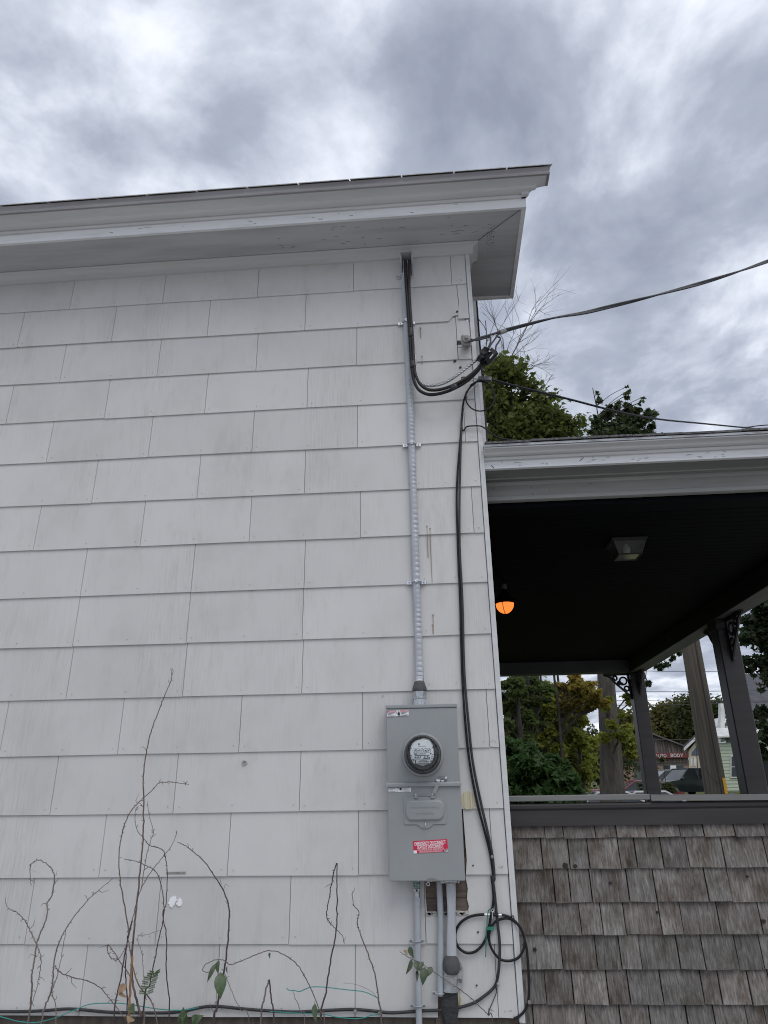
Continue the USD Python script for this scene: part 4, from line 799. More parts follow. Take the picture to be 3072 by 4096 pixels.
com.add('cable_loop', tube(spline([at(*c_eave(832, 1850), -.03)]+ring+[at(*c_eave(704, 2060), -.03)], 3), .0042, 7), BLACK, smooth=True)
coilr = [at(*c_low(u, v), -.024) for u, v in ((1260, 580), (1330, 595), (1400, 640), (1460, 710), (1500, 790), (1517, 870), (1507, 950), (1462, 1038), (1390, 1080), (1310, 1088), (1240, 1065), (1172, 990), (1132, 900), (1124, 800), (1148, 712), (1200, 652), (1270, 622), (1340, 620), (1402, 652), (1470, 722), (1515, 850), (1540, 960), (1556, 1150), (1565, 1350), (1560, 1500), (1540, 1590), (1500, 1660), (1440, 1710), (1395, 1725))]
com.add('cable_coil', tube(spline(coilr, 6), .0054, 8), BLACK, smooth=True)
con = [at(*c_low(u, v), -.03) for u, v in ((1072, 575), (1130, 575), (1165, 578), (1228, 580), (1262, 580))]
cn = com.add('coax_coupler', [tube(con[0:2], .0058, 8), tube(con[3:5], .0058, 8)], ZINC, smooth=40)
com.add('coupler_body', tube(con[1:4], .0068, 8), BLACK, parent=cn, smooth=40)
com.add('ground_lug', [tube(spline([at(*c_low(1165+14*math.cos(t), 530+16*math.sin(t)), -.034) for t in np.linspace(0, 6.28, 10)], 2), .002, 5), tube([at(*c_low(1160, 550), -.036), at(*c_low(1163, 620), -.036)], .0035, 6)], ZINC)
com.add('cable_tie', [tube(spline([at(*c_low(1385+14*math.cos(t), 610+20*math.sin(t)), -.026) for t in np.linspace(0, 6.28, 9)], 2), .0022, 5), tube(spline([at(*c_low(1517+22*math.cos(t), 907+9*math.sin(t)), -.026) for t in np.linspace(0, 6.28, 9)], 2), .0022, 5), tube([at(*c_low(1352, 600), -.03), at(*c_low(1372, 632), -.03)], .0045, 6)], BLACK)
cl_ = []
for cr, u, v in ((c_low, 1222, 1342), (c_low, 1565, 1540), (c_cab, 1150, 1788), (c_wm, 1330, 1555), (c_wm, 1510, 1570), (c_wl, 650, 1740), (c_eave, 735, 1990)):
    p = at(*cr(u, v), -.02); cl_.append(box(p[0]-.006, p[0]+.006, -.034, -.012, p[2]-.007, p[2]+.007, .003)); cl_.append(disc((p[0]+.002, p[2]), .003, -.037, -.03, 8))
com.add('cable_clip', cl_, PORC)
com.add('side_cable', tube(spline([at(*c_eave(697, 2120), -.026)]+[at(*c_full(u, v), y) for (u, v), y in zip(((999, 930), (1008, 922), (1022, 920), (1040, 921), (1056, 932), (1075, 945), (1100, 950), (1130, 953)), (-.02, -.025, -.03, -.03, -.02, .0, .05, .15))], 6), .0042, 7), BLACK, smooth=True)
com.add('ground_wire', tube(cpath(c_low, [(1198, 1380), (1206, 1430), (1172, 1520), (1130, 1620), (1117, 1690)], (-.02, -.016)), .0018, 5), BLACK)
drop = Thing('drop_wire', 'black drop wire leaving the wall clamp over the porch roof to the right', 'cable', at(*c_eave(880, 1845), -.05))
cp = [at(*c_eave(u, v), -.06) for u, v in ((830, 1840), (935, 1845))]
clp = drop.add('wedge_clamp', [hull([cp[0]+V(0, d, e) for d in (-.012, .012) for e in (-.008, .010)]+[cp[1]+V(0, d, e) for d in (-.012, .012) for e in (-.012, .012)]), tube([cp[1]+V(0, 0, -.016), cp[1]+V(0, 0, .016)], .004, 6)], STEEL)
drop.add('bail_wire', [tube(spline([cp[0], at(*c_eave(760, 1836), -.04), at(*c_eave(692, 1832), -.015)], 5), .0017, 5), tube(spline([cp[0], at(*c_eave(770, 1858), -.05), at(*c_eave(738, 1866), -.03), at(*c_eave(715, 1838), -.02)], 5), .0017, 5)], STEEL, parent=clp)
drop.add('hook', tube(spline([at(*c_eave(700, 1848), -.0), at(*c_eave(697, 1830), -.03), at(*c_eave(722, 1826), -.035), at(*c_eave(724, 1842), -.03)], 4), .003, 5), look('rusty_hook', (.16, .08, .05), .8))
dw = [cp[1]]+[at(*c_full(u, v), y) for (u, v), y in zip(((1110, 833), (1180, 850), (1240, 865), (1330, 888), (1420, 905), (1520, 915), (1635, 926), (1800, 940)), (.0, .15, .3, .6, 1.0, 1.6, 2.4, 3.6))]
drop.add('wire', tube(spline(dw, 8), .0068, 7), BLACK, smooth=True)
drop.add('wire', tube(spline([at(*c_full(u, v), y) for (u, v), y in zip(((1590, 922), (1612, 923), (1635, 920), (1660, 918), (1800, 908)), (2.2, 2.3, 2.4, 2.5, 3.0))], 6), .0055, 6), BLACK, smooth=True)
gt = Thing('green_tie', 'green hook and loop strap with loose green zip tie round the cable coil', 'cable tie', at(*c_low(1135, 725), -.03))
gt.add('strap', hull([at(*c_low(u, v), y) for u, v in ((1090, 712), (1178, 708), (1180, 750), (1092, 748)) for y in (-.018, -.036)]), GREENV, smooth=30)
gt.add('zip_tie', tube(cpath(c_low, [(1145, 508), (1118, 530), (1106, 590), (1100, 680), (1092, 800), (1088, 920), (1085, 1046)], (-.036, -.034)), .0024, 5), GREENV, smooth=True)

# ------------------------------------------------------------------ pipes and the cable below the cabinet
pA = Thing('conduit_pipe', 'slim grey conduit with green corroded coupling below the cabinet, leftmost of three', 'conduit', (-.14, -.035, .7))
pA.add('pipe', tube([(-.1385, -.034, 1.195), (-.1435, -.034, .95), (-.147, -.034, .55)], .0135, 14), PIPE, smooth=True)
pA.add('pipe_socket', tube([(-.1378, -.034, 1.205), (-.1382, -.034, 1.168)], .0150, 14), PIPE, smooth=40)
pA.add('green_coupling', [box(-.1535, -.1245, -.052, -.018, 1.242, 1.30, .004)]+[disc((x_, z_), .0065, -.056, -.04, 10) for x_ in (-.147, -.131) for z_ in (1.272, 1.254)], FITGREEN)
cg = pA.add('steel_coupling', [box(-.1525, -.1250, -.050, -.020, 1.224, 1.242, .004), lathe([(.0005, 1.20), (.0128, 1.20), (.0128, 1.225), (.0005, 1.225)], (-.1388, -.034, 0), 'z', 8)], GALV)
pA.add('screw', disc((-.1388, 1.233), .0045, -.053, -.045, 10), CRACK, parent=cg)
def pipestrap(t, x_, z_, r, one=False):
    s = t.add('pipe_strap', [tube([(x_+(r+.003)*math.cos(q), -.034-(r+.003)*math.sin(q), z_) for q in np.linspace(0, np.pi, 9)], .0055, 5, flat=(.45, 1))]+[box(*( (x_-.034, x_-r+.002) if k < 0 else (x_+r-.002, x_+.034)), -.034, -.028, z_-.006, z_+.006, .002) for k in ((-1,) if one else (-1, 1))], PIPE)
    t.add('screw', [disc((x_+k*.025, z_), .0042, -.038, -.032, 9) for k in ((-1,) if one else (-1, 1))], look('rusty_screw', (.17, .14, .12), .6) if 'rs' not in globals() else STEEL, parent=s)
rs = 1
pipestrap(pA, -.1455, 1.035, .0135); pipestrap(pA, -.1475, .797, .0135)
pB = Thing('conduit_pipe', 'plain grey pipe crossing the torn siding, middle one of three below the cabinet', 'conduit', (-.045, -.035, .8))
pB.add('pipe', tube(spline([(-.0385, -.036, 1.29), (-.0375, -.036, 1.15), (-.0405, -.036, 1.06), (-.0475, -.035, .93), (-.0525, -.034, .833)], 5), .0135, 14), PIPE, smooth=True)
pipestrap(pB, -.0535, .842, .0135, True)
pC = Thing('underground_feed_cable', 'twisted flat grey cable entering a steel sleeve with black putty, right below the cabinet', 'cable', (.005, -.04, .76))
lp = [(.0135, -.05, 1.285), (.0125, -.05, 1.22), (.011, -.048, 1.15), (.007, -.046, 1.08), (.004, -.046, 1.02), (.002, -.046, .965)]
lv, lf = tube(spline(lp, 9), 1.0, 16)
cs = np.repeat(spline(lp, 9), 16, 0); d = lv[:len(cs)]-cs; k_ = np.linspace(0, 1, len(cs)); tw = 1.9*np.exp(-((k_-.45)/.28)**2)
ca, sa = np.cos(tw), np.sin(tw); ex = d[:, 0]*.0215; ey = d[:, 1]*.0115
lv[:len(cs)] = cs+np.stack([ex*np.cos(tw*.35)-ey*np.sin(tw*.35), ex*np.sin(tw*.35)+ey*np.cos(tw*.35), d[:, 2]*0], 1)
lv[len(cs):] = cs[[0, -1]]
pC.add('jacket', (lv, lf), SHEATHG, smooth=60)
cn_ = pC.add('clamp_connector', [box(-.018, .040, -.066, -.032, 1.262, 1.274, .003), lathe([(.001, 1.262), (.024, 1.262), (.022, 1.252), (.001, 1.252)], (.012, -.049, 0), 'z', 14)], GALV)
pC.add('clamp_screw', [tube([(x_, -.05, 1.262), (x_+s*.006, -.056, 1.272)], .0045, 7) for x_, s in ((-.026, -1), (.046, 1), (-.018, -1))], ZINC, parent=cn_)
pC.add('duct_seal', lump([(.001, .985), (.022, .982), (.03, .972), (.035, .955), (.036, .935), (.033, .922), (.024, .913), (.001, .912)], (.0005, -.045, 0), seed=4, sy=.8), PUTTY, smooth=60)
sl = pC.add('sleeve', [tube([(-.0045, -.036, .945), (-.0075, -.036, .848)], .031, 18, flat=(1, .72))], GALV, smooth=50)
fx = [at(*c_low(u, v), -.026) for u, v in ((772, 1110), (812, 1104), (824, 1140), (838, 1200), (832, 1380), (810, 1402), (775, 1400))]
pC.add('flange', plate([(float(p[0]), float(p[2])) for p in fx], -.030, -.024), GALV, parent=sl)
pC.add('flange', box(-.0415, -.034, -.034, -.012, .852, .95), STEEL, parent=sl)
pC.add('bolt', [lathe([(.001, -.040), (.0065, -.039), (.0065, -.03), (.008, -.03), (.008, -.027)], (float(p[0]), 0, float(p[2])), 'y', 10) for p in (at(*c_low(798, 1170), -.03), at(*c_low(804, 1312), -.03))], STEEL, parent=sl)
pC.add('tie_wire', tube(cpath(c_low, [(612, 1258), (660, 1268), (710, 1272), (770, 1266)], (-.061, -.063, -.062)), .0014, 5), ZINC, parent=sl)
tv, tf = lathe([(.001, .85), (.030, .85), (.035, .83), (.037, .80), (.036, .775), (.032, .758), (.030, .735), (.028, .70), (.001, .69)], (0, 0, 0), 'z', 30)
tv = tv*(1+.07*np.sin(tv[:, 0]*120+tv[:, 2]*90)*np.cos(tv[:, 2]*140+tv[:, 1]*60))[:, None]*np.array([1, .62, 0])+tv*np.array([0, 0, 1])+V(-.014, -.022, 0)
pC.add('tar_wrap', (tv, tf), TAR, smooth=60)
pC.add('split_wood', [box(.022+.006*k, .0265+.006*k, -.019, -.008, .776+.004*(k % 2), .842-.01*k, .0015) for k in range(3)], PATCHY)

# ------------------------------------------------------------------ weeds in front of the wall
LEAFG = look('weed_leaf', (.075, .115, .05), .5, scale=(60, 60, 60), col2=(.04, .07, .03))
LEAFD = look('dry_leaf', (.30, .20, .12), .8, scale=(60, 60, 60), col2=(.18, .12, .08))
LEAFV = look('dark_leaf', (.040, .062, .030), .5, scale=(80, 80, 80), col2=(.10, .085, .045), ramp=(.3, .42))
wr = np.random.default_rng(11)
def stem_path(cr, pts, y0, y1, ground=True):
    n = len(pts); q = [at(*cr(u, v), y0+(y1-y0)*i/(n-1)) for i, (u, v) in enumerate(pts)]
    if ground: q = [V(q[0][0]+wr.uniform(-.01, .01), y0, 0.0), V(q[0][0], y0, q[0][2]*.5)]+q
    return spline(q, 7)
def hooks(path, n, s=.011, r=.0012):
    out = []
    for i in wr.integers(2, len(path)-2, int(n*1.25)):
        if path[i][2] < .78: continue
        t = path[i+1]-path[i-1]; t /= np.linalg.norm(t); side = np.cross(t, V(0, 1, 0))*wr.choice([-1, 1])+V(0, wr.uniform(-.6, .6), 0); side /= np.linalg.norm(side)
        L_ = s*wr.choice([.4, .7, 1.0, 1.5, 3.2], p=[.3, .3, .2, .13, .07]); out.append(tube([path[i], path[i]+side*L_*.5+t*L_*wr.uniform(0, .5), path[i]+side*L_*.8+t*L_*wr.uniform(-.4, 1.1)], [r*1.2, r, r*.5], 4))
    return out
def leaf_mesh(c, tip, nrm, w, fold=.25, n=6):
    c, tip, nrm = (np.asarray(q, float) for q in (c, tip, nrm)); d = tip-c; L_ = np.linalg.norm(d); d /= L_; s = np.cross(d, nrm); s /= np.linalg.norm(s); u = np.cross(s, d); v, f = [], []
    for i in range(n+1):
        t = i/n; wd = w*math.sin(math.pi*min(1, t**.75))*(1-.25*t)+.0004; m = c+d*L_*t+u*L_*.12*math.sin(t*3)
        v += [m-s*wd+u*wd*fold, m, m+s*wd+u*wd*fold]
        if i: k = 3*i; f += [(k-3, k-2, k+1, k), (k-2, k-1, k+2, k+1)]
    return np.array(v), np.array(f)
def weed(name, label, stems, cat_='weed', leaves=(), group=None):
    """stems: (crop, points, y at the foot, y at the tip, foot radius, tip radius, material, reaches the ground, buds)"""
    paths = [stem_path(cr, pts, y0, y1, g) for cr, pts, y0, y1, r0, r1, m, g, nb in stems]
    t = Thing(name, label, cat_, (paths[0][0][0], paths[0][0][1], 0), group)
    hk = []
    for p, (cr, pts, y0, y1, r0, r1, m, g, nb) in zip(paths, stems):
        p = p+wr.normal(0, .0009, p.shape)
        t.add('stem' if g else 'branch', tube(p, np.linspace(r0, r1, len(p)), 6), m, smooth=True); hk += hooks(p, nb)
    if hk: t.add('buds', hk, STEMG, kind='stuff')
    for cr, a_, b_, y, w, m in leaves:
        c, e = at(*cr(*a_), y), at(*cr(*b_), y-.02); t.add('leaf', leaf_mesh(c, e, V(wr.uniform(-.5, .5), -1, wr.uniform(-.2, .5)), w), m, smooth=True)
    return t
W_, M_, T_ = c_wl, c_wm, c_wt
weed('dry_weed', 'grey dry weed at the far left with hooked drooping tip', [
    (W_, [(235, 1858), (262, 1600), (265, 1450), (285, 1330), (305, 1200), (340, 1090), (375, 1010), (395, 930), (390, 860), (432, 790), (450, 650), (438, 590), (400, 540), (325, 500), (270, 520), (248, 560), (252, 640), (256, 712)], -.45, -.40, .0042, .0013, STEMG, True, 26),
    (W_, [(305, 1195), (268, 1120), (232, 1050), (190, 980), (140, 935), (60, 885), (42, 812)], -.44, -.42, .0028, .0011, STEMG, False, 14),
    (W_, [(310, 1210), (340, 1300), (335, 1400), (312, 1520), (282, 1640), (240, 1740)], -.44, -.43, .0018, .0012, STEMG, False, 10)])
weed('dry_weed', 'grey dry weed leaning right, second from the left edge', [
    (W_, [(345, 1858), (370, 1730), (430, 1560), (450, 1330), (490, 1180), (545, 1070), (635, 940), (740, 820), (830, 740), (935, 650)], -.42, -.36, .0040, .0012, STEMG, True, 26),
    (W_, [(462, 1858), (432, 1600), (470, 1480), (510, 1300), (545, 1080)], -.43, -.42, .0024, .0012, STEMG, True, 10),
    (W_, [(455, 1375), (500, 1430), (580, 1465), (690, 1490), (810, 1540), (880, 1610), (950, 1700), (1070, 1858)], -.42, -.38, .0021, .0017, STEMW, False, 14)])
weed('tall_weed', 'tallest clump of dry brown stems standing before the siding', [
    (W_, [(1195, 1858), (1165, 1780), (1110, 1560), (1092, 1400), (1105, 1150), (1130, 900), (1160, 600), (1185, 330), (1192, 60), (1188, -200), (1215, -390), (1250, -560), (1310, -720), (1360, -850), (1418, -990), (1424, -1050), (1428, -1095)], -.30, -.20, .0052, .0012, STEMW, True, 44),
    (W_, [(1062, 1858), (1080, 1560), (1098, 1300)], -.31, -.30, .0058, .0046, STEMO, True, 0),
    (W_, [(1075, 1110), (1045, 950), (1002, 700), (985, 510), (1002, 330), (1050, 160), (1102, 70), (1172, 0), (1250, -70), (1312, -135), (1375, -152), (1445, -145), (1520, -135), (1565, -128)], -.30, -.24, .0030, .0012, STEMW, False, 24),
    (W_, [(1305, 1858), (1135, 1500), (1080, 1250), (1066, 1120), (1105, 960), (1165, 750), (1250, 600), (1330, 500), (1422, 380), (1458, 300), (1466, 258)], -.30, -.22, .0030, .0010, STEMW, True, 20),
    (W_, [(1190, 1700), (1240, 1530), (1270, 1400), (1310, 1180), (1360, 950), (1345, 740), (1295, 600), (1185, 530), (1100, 500), (1022, 490)], -.28, -.22, .0032, .0010, STEMP, True, 18),
    (W_, [(1402, 1800), (1382, 1450), (1382, 1150), (1350, 950), (1378, 850), (1388, 600), (1362, 440), (1320, 400), (1240, 375), (1190, 320), (1132, 230), (1122, 110), (1148, 50)], -.26, -.20, .0030, .0010, STEMP, True, 22),
    (W_, [(1172, 740), (1212, 480), (1252, 330), (1272, 260), (1240, 130), (1222, 10)], -.27, -.22, .0017, .0009, STEMW, False, 14),
    (W_, [(945, 1790), (965, 1650), (1005, 1460), (1055, 1180), (1100, 1000)], -.30, -.28, .0034, .0024, STEMP, True, 4),
    (W_, [(1050, 1800), (1042, 1450), (1048, 1240), (1062, 1120)], -.29, -.28, .0030, .0024, STEMP, True, 2),
    (W_, [(1090, 1480), (1000, 1345), (945, 1260), (900, 1200), (892, 1230), (905, 1290), (965, 1330), (1010, 1280), (1052, 1200)], -.30, -.29, .0020, .0012, STEMW, False, 12),
    (W_, [(1215, 1660), (1190, 1450), (1180, 1290), (1140, 1145), (1220, 1115), (1330, 1082)], -.30, -.26, .0013, .0009, STEMG, False, 8)],
    leaves=[(W_, (1045, 1525), (975, 1610), -.31, .016, LEAFD), (W_, (985, 1590), (1060, 1640), -.31, .008, LEAFD), (W_, (1090, 1690), (1120, 1775), -.32, .016, LEAFG), (W_, (1090, 1800), (1060, 1850), -.33, .02, LEAFD)])
fern = Thing('fern_sprig', 'small green fern sprig in front of the tall weed stems', 'fern', (*[float(q) for q in at(*W_(1240, 1560), -.3)[:2]], 0))
fp = stem_path(W_, [(1205, 1650), (1230, 1560), (1255, 1480), (1290, 1430)], -.30, -.31); fern.add('stem', tube(fp, .0011, 5), LEAFG)
fl = []
for (u, v) in ((1215, 1600), (1228, 1560), (1240, 1520), (1252, 1485), (1266, 1455), (1285, 1435)):
    for s in (-1, 1):
        a_, b_ = at(*W_(u, v), -.305), at(*W_(u+s*(52 if v > 1460 else 38), v-14-6*s), -.31)
        for k in np.linspace(.15, 1, 8):
            m = a_+(b_-a_)*k
            for q in (-1, 1): fl.append(leaf_mesh(m, m+V(s*.004, -.001, q*.007), V(0, -1, .2), .0013, n=2))
fern.add('leaflets', fl, LEAFG, kind='stuff')
weed('leafy_weed', 'dark stem bending left with green leaves at its middle', [
    (M_, [(285, 1650), (305, 1550), (332, 1400), (370, 1210), (394, 1000), (400, 840), (385, 740), (342, 640), (290, 560), (230, 470), (150, 395), (80, 340), (20, 310)], -.30, -.22, .0050, .0012, STEMP, True, 30),
    (M_, [(375, 1200), (350, 1178), (290, 1180), (222, 1215), (205, 1255), (240, 1272), (270, 1258)], -.30, -.29, .0016, .0012, STEMW, False, 0),
    (M_, [(545, 1650), (480, 1540), (400, 1370), (358, 1260)], -.30, -.29, .0016, .0012, STEMW, True, 2)],
    leaves=[(M_, (322, 1180), (322, 1285), -.31, .013, LEAFG), (M_, (300, 1205), (238, 1345), -.32, .010, LEAFV), (M_, (335, 1270), (335, 1470), -.31, .027, LEAFG), (M_, (385, 1225), (388, 1280), -.3, .004, LEAFV)])
weed('arched_bramble', 'long thin bramble arching over the black cable', [
    (M_, [(1102, 1650), (1070, 1560), (1000, 1390), (920, 1240), (850, 1170), (760, 1120), (690, 1113), (600, 1140), (480, 1190), (412, 1213), (375, 1195)], -.26, -.29, .0024, .0016, STEMW, True, 8),
    (M_, [(1085, 1620), (1040, 1540), (1030, 1480)], -.26, -.27, .0012, .0008, STEMW, False, 0)],
    leaves=[(M_, (1030, 1500), (1042, 1640), -.28, .013, LEAFG), (M_, (697, 1125), (700, 1172), -.28, .005, LEAFV)])
weed('broken_stalk', 'short broken stalk folded into a sharp peak', [(M_, [(632, 1650), (660, 1450), (690, 1326)], -.28, -.27, .0038, .0032, STEMG, True, 0), (M_, [(728, 1640), (710, 1480), (695, 1326)], -.28, -.27, .0034, .0030, STEMP, True, 0)])
weed('broken_stalk', 'tall stalk snapped near its top and hanging down', [
    (M_, [(1072, 1650), (1112, 1420), (1150, 1170), (1190, 950), (1195, 700), (1192, 466)], -.25, -.22, .0040, .0024, STEMP, True, 8),
    (M_, [(1190, 464), (1165, 560), (1142, 690), (1118, 840), (1130, 890), (1180, 945), (1230, 1000), (1252, 1060)], -.22, -.24, .0026, .0010, STEMP, False, 16)])
weed('dry_weed', 'thin dry weed with crooked tip just left of the pipes', [
    (M_, [(1520, 1650), (1502, 1480), (1472, 1280), (1420, 1130), (1362, 970), (1345, 900), (1355, 820), (1320, 780), (1308, 700), (1326, 645)], -.24, -.18, .0036, .0010, STEMW, True, 24),
    (M_, [(1500, 1470), (1460, 1420), (1400, 1385), (1320, 1358), (1240, 1352)], -.23, -.22, .0009, .0005, STEMG, False, 0)])
weed('dry_stalk', 'bare pale stalk leaning left below the teal wire', [(M_, [(955, 1650), (935, 1570), (890, 1470), (868, 1405)], -.25, -.22, .0018, .0012, STEMG, True, 0)])
weed('leafy_vine', 'thin vine with dark green leaves crossing the pipes', [
    (c_low, [(1165, 1786), (1112, 1685), (1000, 1570), (880, 1465), (780, 1390), (640, 1300), (500, 1200), (400, 1135), (290, 1075), (200, 1030), (132, 980)], -.16, -.17, .0021, .0010, STEMW, True, 14)],
    leaves=[(c_low, (240, 930), (292, 1062), -.17, .0125, LEAFV), (c_low, (180, 968), (225, 1025), -.17, .007, LEAFD), (c_low, (270, 1070), (200, 1240), -.175, .011, LEAFV), (c_low, (320, 1085), (335, 1210), -.17, .016, LEAFV), (c_low, (395, 1095), (345, 1210), -.175, .010, LEAFV), (c_low, (325, 1190), (325, 1330), -.17, .007, LEAFV), (c_low, (410, 1155), (388, 1362), -.18, .019, LEAFV), (c_low, (492, 1155), (432, 1270), -.175, .0135, LEAFV)])
lw = Thing('green_weed', 'low green weed leaves at the foot of the wall', 'weed', (*[float(q) for q in at(*M_(60, 1600), -.3)[:2]], 0))
for (a_, b_, w) in (((60, 1650), (62, 1525), .022), ((30, 1640), (100, 1560), .018), ((120, 1652), (215, 1590), .022), ((170, 1650), (120, 1590), .02), ((90, 1652), (40, 1590), .015)):
    lw.add('leaf', leaf_mesh(at(*M_(*a_), -.29), at(*M_(*b_), -.31), V(.2, -1, .6), w), LEAFG, smooth=True)
lw.add('stem', tube(spline([(float(at(*M_(70, 1640), -.3)[0])-.02, -.30, 0), (float(at(*M_(70, 1640), -.3)[0]), -.3, .4), at(*M_(75, 1640), -.3)], 5), .003, 5), LEAFG)
tw = Thing('teal_wire', 'loose teal wire trailing along the bottom of the siding', 'wire', at(*M_(1000, 1400), -.05))
tw.add('strand', tube(cpath(M_, [(822, 1385), (840, 1402), (880, 1405), (920, 1412), (960, 1395), (1010, 1379), (1100, 1380), (1250, 1398), (1380, 1412), (1450, 1437), (1500, 1470), (1512, 1540), (1505, 1575), (1450, 1588), (1350, 1612), (1200, 1602), (1090, 1580), (900, 1572), (700, 1560)], (-.05, -.09, -.12, -.05, -.04)), .0019, 5), TEAL)
tw.add('strand', tube(cpath(W_, [(-200, 1760), (20, 1802), (150, 1836), (300, 1846), (450, 1810), (600, 1750), (740, 1696), (900, 1686), (1050, 1692), (1300, 1732), (1500, 1744), (1650, 1722)], (-.05, -.08, -.06, -.04)), .0019, 5), TEAL)

# ------------------------------------------------------------------ trees
MAPLE = np.array([(0, 0), (.16, .12), (.42, .02), (.36, .24), (.62, .40), (.34, .50), (.30, .66), (.12, .60), (0, 1.0), (-.12, .60), (-.30, .66), (-.34, .50), (-.62, .40), (-.36, .24), (-.42, .02), (-.16, .12)])
MF = np.array([(0, 1, 15), (1, 2, 3), (15, 13, 14), (1, 3, 13), (1, 13, 15), (3, 4, 5), (13, 11, 12), (3, 5, 11), (3, 11, 13), (5, 6, 7), (11, 9, 10), (5, 7, 9), (5, 9, 11), (7, 8, 9)])
KITE = np.array([(0, 0), (.34, .42), (0, 1.0), (-.34, .42)]); KF = np.array([(0, 1, 2), (0, 2, 3)])
def leaves(C_, size, r, shape='maple', up=.6, droop=.35):
    P, Fc = (MAPLE, MF) if shape == 'maple' else (KITE, KF); n = len(C_)
    nrm = r.normal(0, 1, (n, 3)); nrm[:, 2] = np.abs(nrm[:, 2])+up; nrm /= np.linalg.norm(nrm, axis=1, keepdims=True)
    d = r.normal(0, 1, (n, 3)); d[:, 2] -= droop; d -= nrm*(d*nrm).sum(1, keepdims=True); d /= np.linalg.norm(d, axis=1, keepdims=True); s = np.cross(d, nrm)
    sz = size*r.uniform(.65, 1.25, n)[:, None, None]
    fold = np.abs(P[:, 0])[None, :, None]*nrm[:, None, :]*.35-(P[:, 1]**2)[None, :, None]*nrm[:, None, :]*.2
    v = C_[:, None, :]+sz*(P[None, :, :1]*s[:, None, :]+P[None, :, 1:]*d[:, None, :]+fold)
    k = len(P); return v.reshape(-1, 3), (Fc[None]+np.arange(n)[:, None, None]*k).reshape(-1, 3)
def tree(name, label, foot, y, r0, blobs, n, size, mat, bark, seed, top=None, shape='maple', cat_='tree', group=None, spread=.30, foot_z=None, lean=0.0, r1=.25, hang=False):
    """foot: photo column of the trunk; blobs: (column, row, radius in photo pixels, depth offset, density) of leaf masses, at the tree's own distance y."""
    r = np.random.default_rng(seed); x0 = float(at(foot, 3140, y)[0]); gz = float(ground_z(x0, y))-.05 if foot_z is None else foot_z
    t = Thing(name, label, cat_, (x0, y, gz), group)
    cs = [(at(px, py, y)+V(0, dy, 0), pr*(y+DIST)*1.03/F0, q) for px, py, pr, dy, q in blobs]
    zt = top or max(c[2]+.2*R0 for c, R0, q in cs); m = 14; zz = np.linspace(gz, zt, m)
    w = np.cumsum(r.normal(0, .02*zt/10+.01, (m, 2)), 0); w[:2] *= .2; w *= .3 if r0 > .3 else 1.0
    tp = np.stack([x0+w[:, 0]+lean*np.linspace(0, 1, m), y+w[:, 1], zz], 1); tp = spline(tp, 3); k = np.linspace(0, 1, len(tp)); rad = r0*((1-k)*(1-r1)+r1*(1-k*.6)); rad = rad*(1+.35*np.exp(-(tp[:, 2]-gz)/(r0*2.5)))
    tr = t.add('trunk', tube(tp, rad, 14 if r0 > .2 else 8), bark, smooth=True)
    wt = np.array([R0**2*q for c, R0, q in cs]); wt /= wt.sum(); L_, br = [], []
    for (c, R0, q), f in zip(cs, wt):
        i = int(np.argmin(np.abs(tp[:, 2]-(c[2]-.55*np.hypot(*(c[:2]-np.array([x0, y])))-.2)))); i = min(max(i, 4), len(tp)-2); a_ = tp[i]
        mid = (a_+c)/2+V(*r.normal(0, .12*R0, 2), .15*R0+.1*np.linalg.norm(c-a_)*.5); bp = spline([a_, mid, c], 5) if not hang else spline([tp[-2], (tp[-2]+c)/2+V(0, 0, .9), c+V(0, 0, .35), c], 5); br.append(tube(bp, np.linspace(min(rad[i]*(.6 if r0 > .1 else .32), .045+.012*R0) if not hang else .02, .006 if hang or r0 < .1 else .012, len(bp)), 5))
        N_ = int(n*f); lpc = 26 if N_ >= 60 else max(5, N_//2); g = max(1, int(N_/lpc)); u = r.normal(0, 1, (g, 3)); u /= np.linalg.norm(u, axis=1, keepdims=True); cl_c = c+u*(r.random(g)**.45*r.choice([.8, 1.0, 1.25], g))[:, None]*R0*np.array([1.05, 1, .9])
        for e in cl_c[::max(1, g//9)]: s_ = bp[r.integers(5, len(bp))]; br.append(tube(spline([s_, (s_+e)/2+V(*r.normal(0, .08*R0, 3)), e], 3), np.linspace(.02 if r0 > .1 else .009, .004, 7), 4))
        L_.append(np.repeat(cl_c, lpc, 0)+r.normal(0, 1, (g*lpc, 3))*np.array([1, 1, .55])*spread*min(1.0, R0))
    t.add('branches', br, bark, kind='stuff')
    t.add('foliage', leaves(np.vstack(L_), size, r, shape), mat, smooth=False, kind='stuff')
    return t
GREEN1 = leaf_look('maple_green', [(0.068, 0.085, 0.025), (0.115, 0.143, 0.037), (0.183, 0.197, 0.046), (0.289, 0.258, 0.062), (0.458, 0.320, 0.072)])
GREEN2 = leaf_look('woods_dark_green', [(0.058, 0.084, 0.030), (0.106, 0.145, 0.041), (0.175, 0.215, 0.053), (0.242, 0.268, 0.066)])
YELLOW = leaf_look('woods_yellow_green', [(0.127, 0.161, 0.032), (0.235, 0.256, 0.046), (0.395, 0.385, 0.059), (0.612, 0.513, 0.081), (0.791, 0.449, 0.092)])
ORANGE_L = leaf_look('woods_orange', [(0.134, 0.134, 0.032), (0.265, 0.209, 0.039), (0.504, 0.270, 0.049), (0.714, 0.319, 0.059), (0.792, 0.294, 0.068)])
DARKM = leaf_look('dark_maple', [(0.029, 0.044, 0.023), (0.049, 0.073, 0.030), (0.073, 0.102, 0.041), (0.102, 0.126, 0.049)])
FARG = leaf_look('far_green', [(0.053, 0.071, 0.027), (0.083, 0.101, 0.035), (0.120, 0.129, 0.044), (0.166, 0.151, 0.050)])
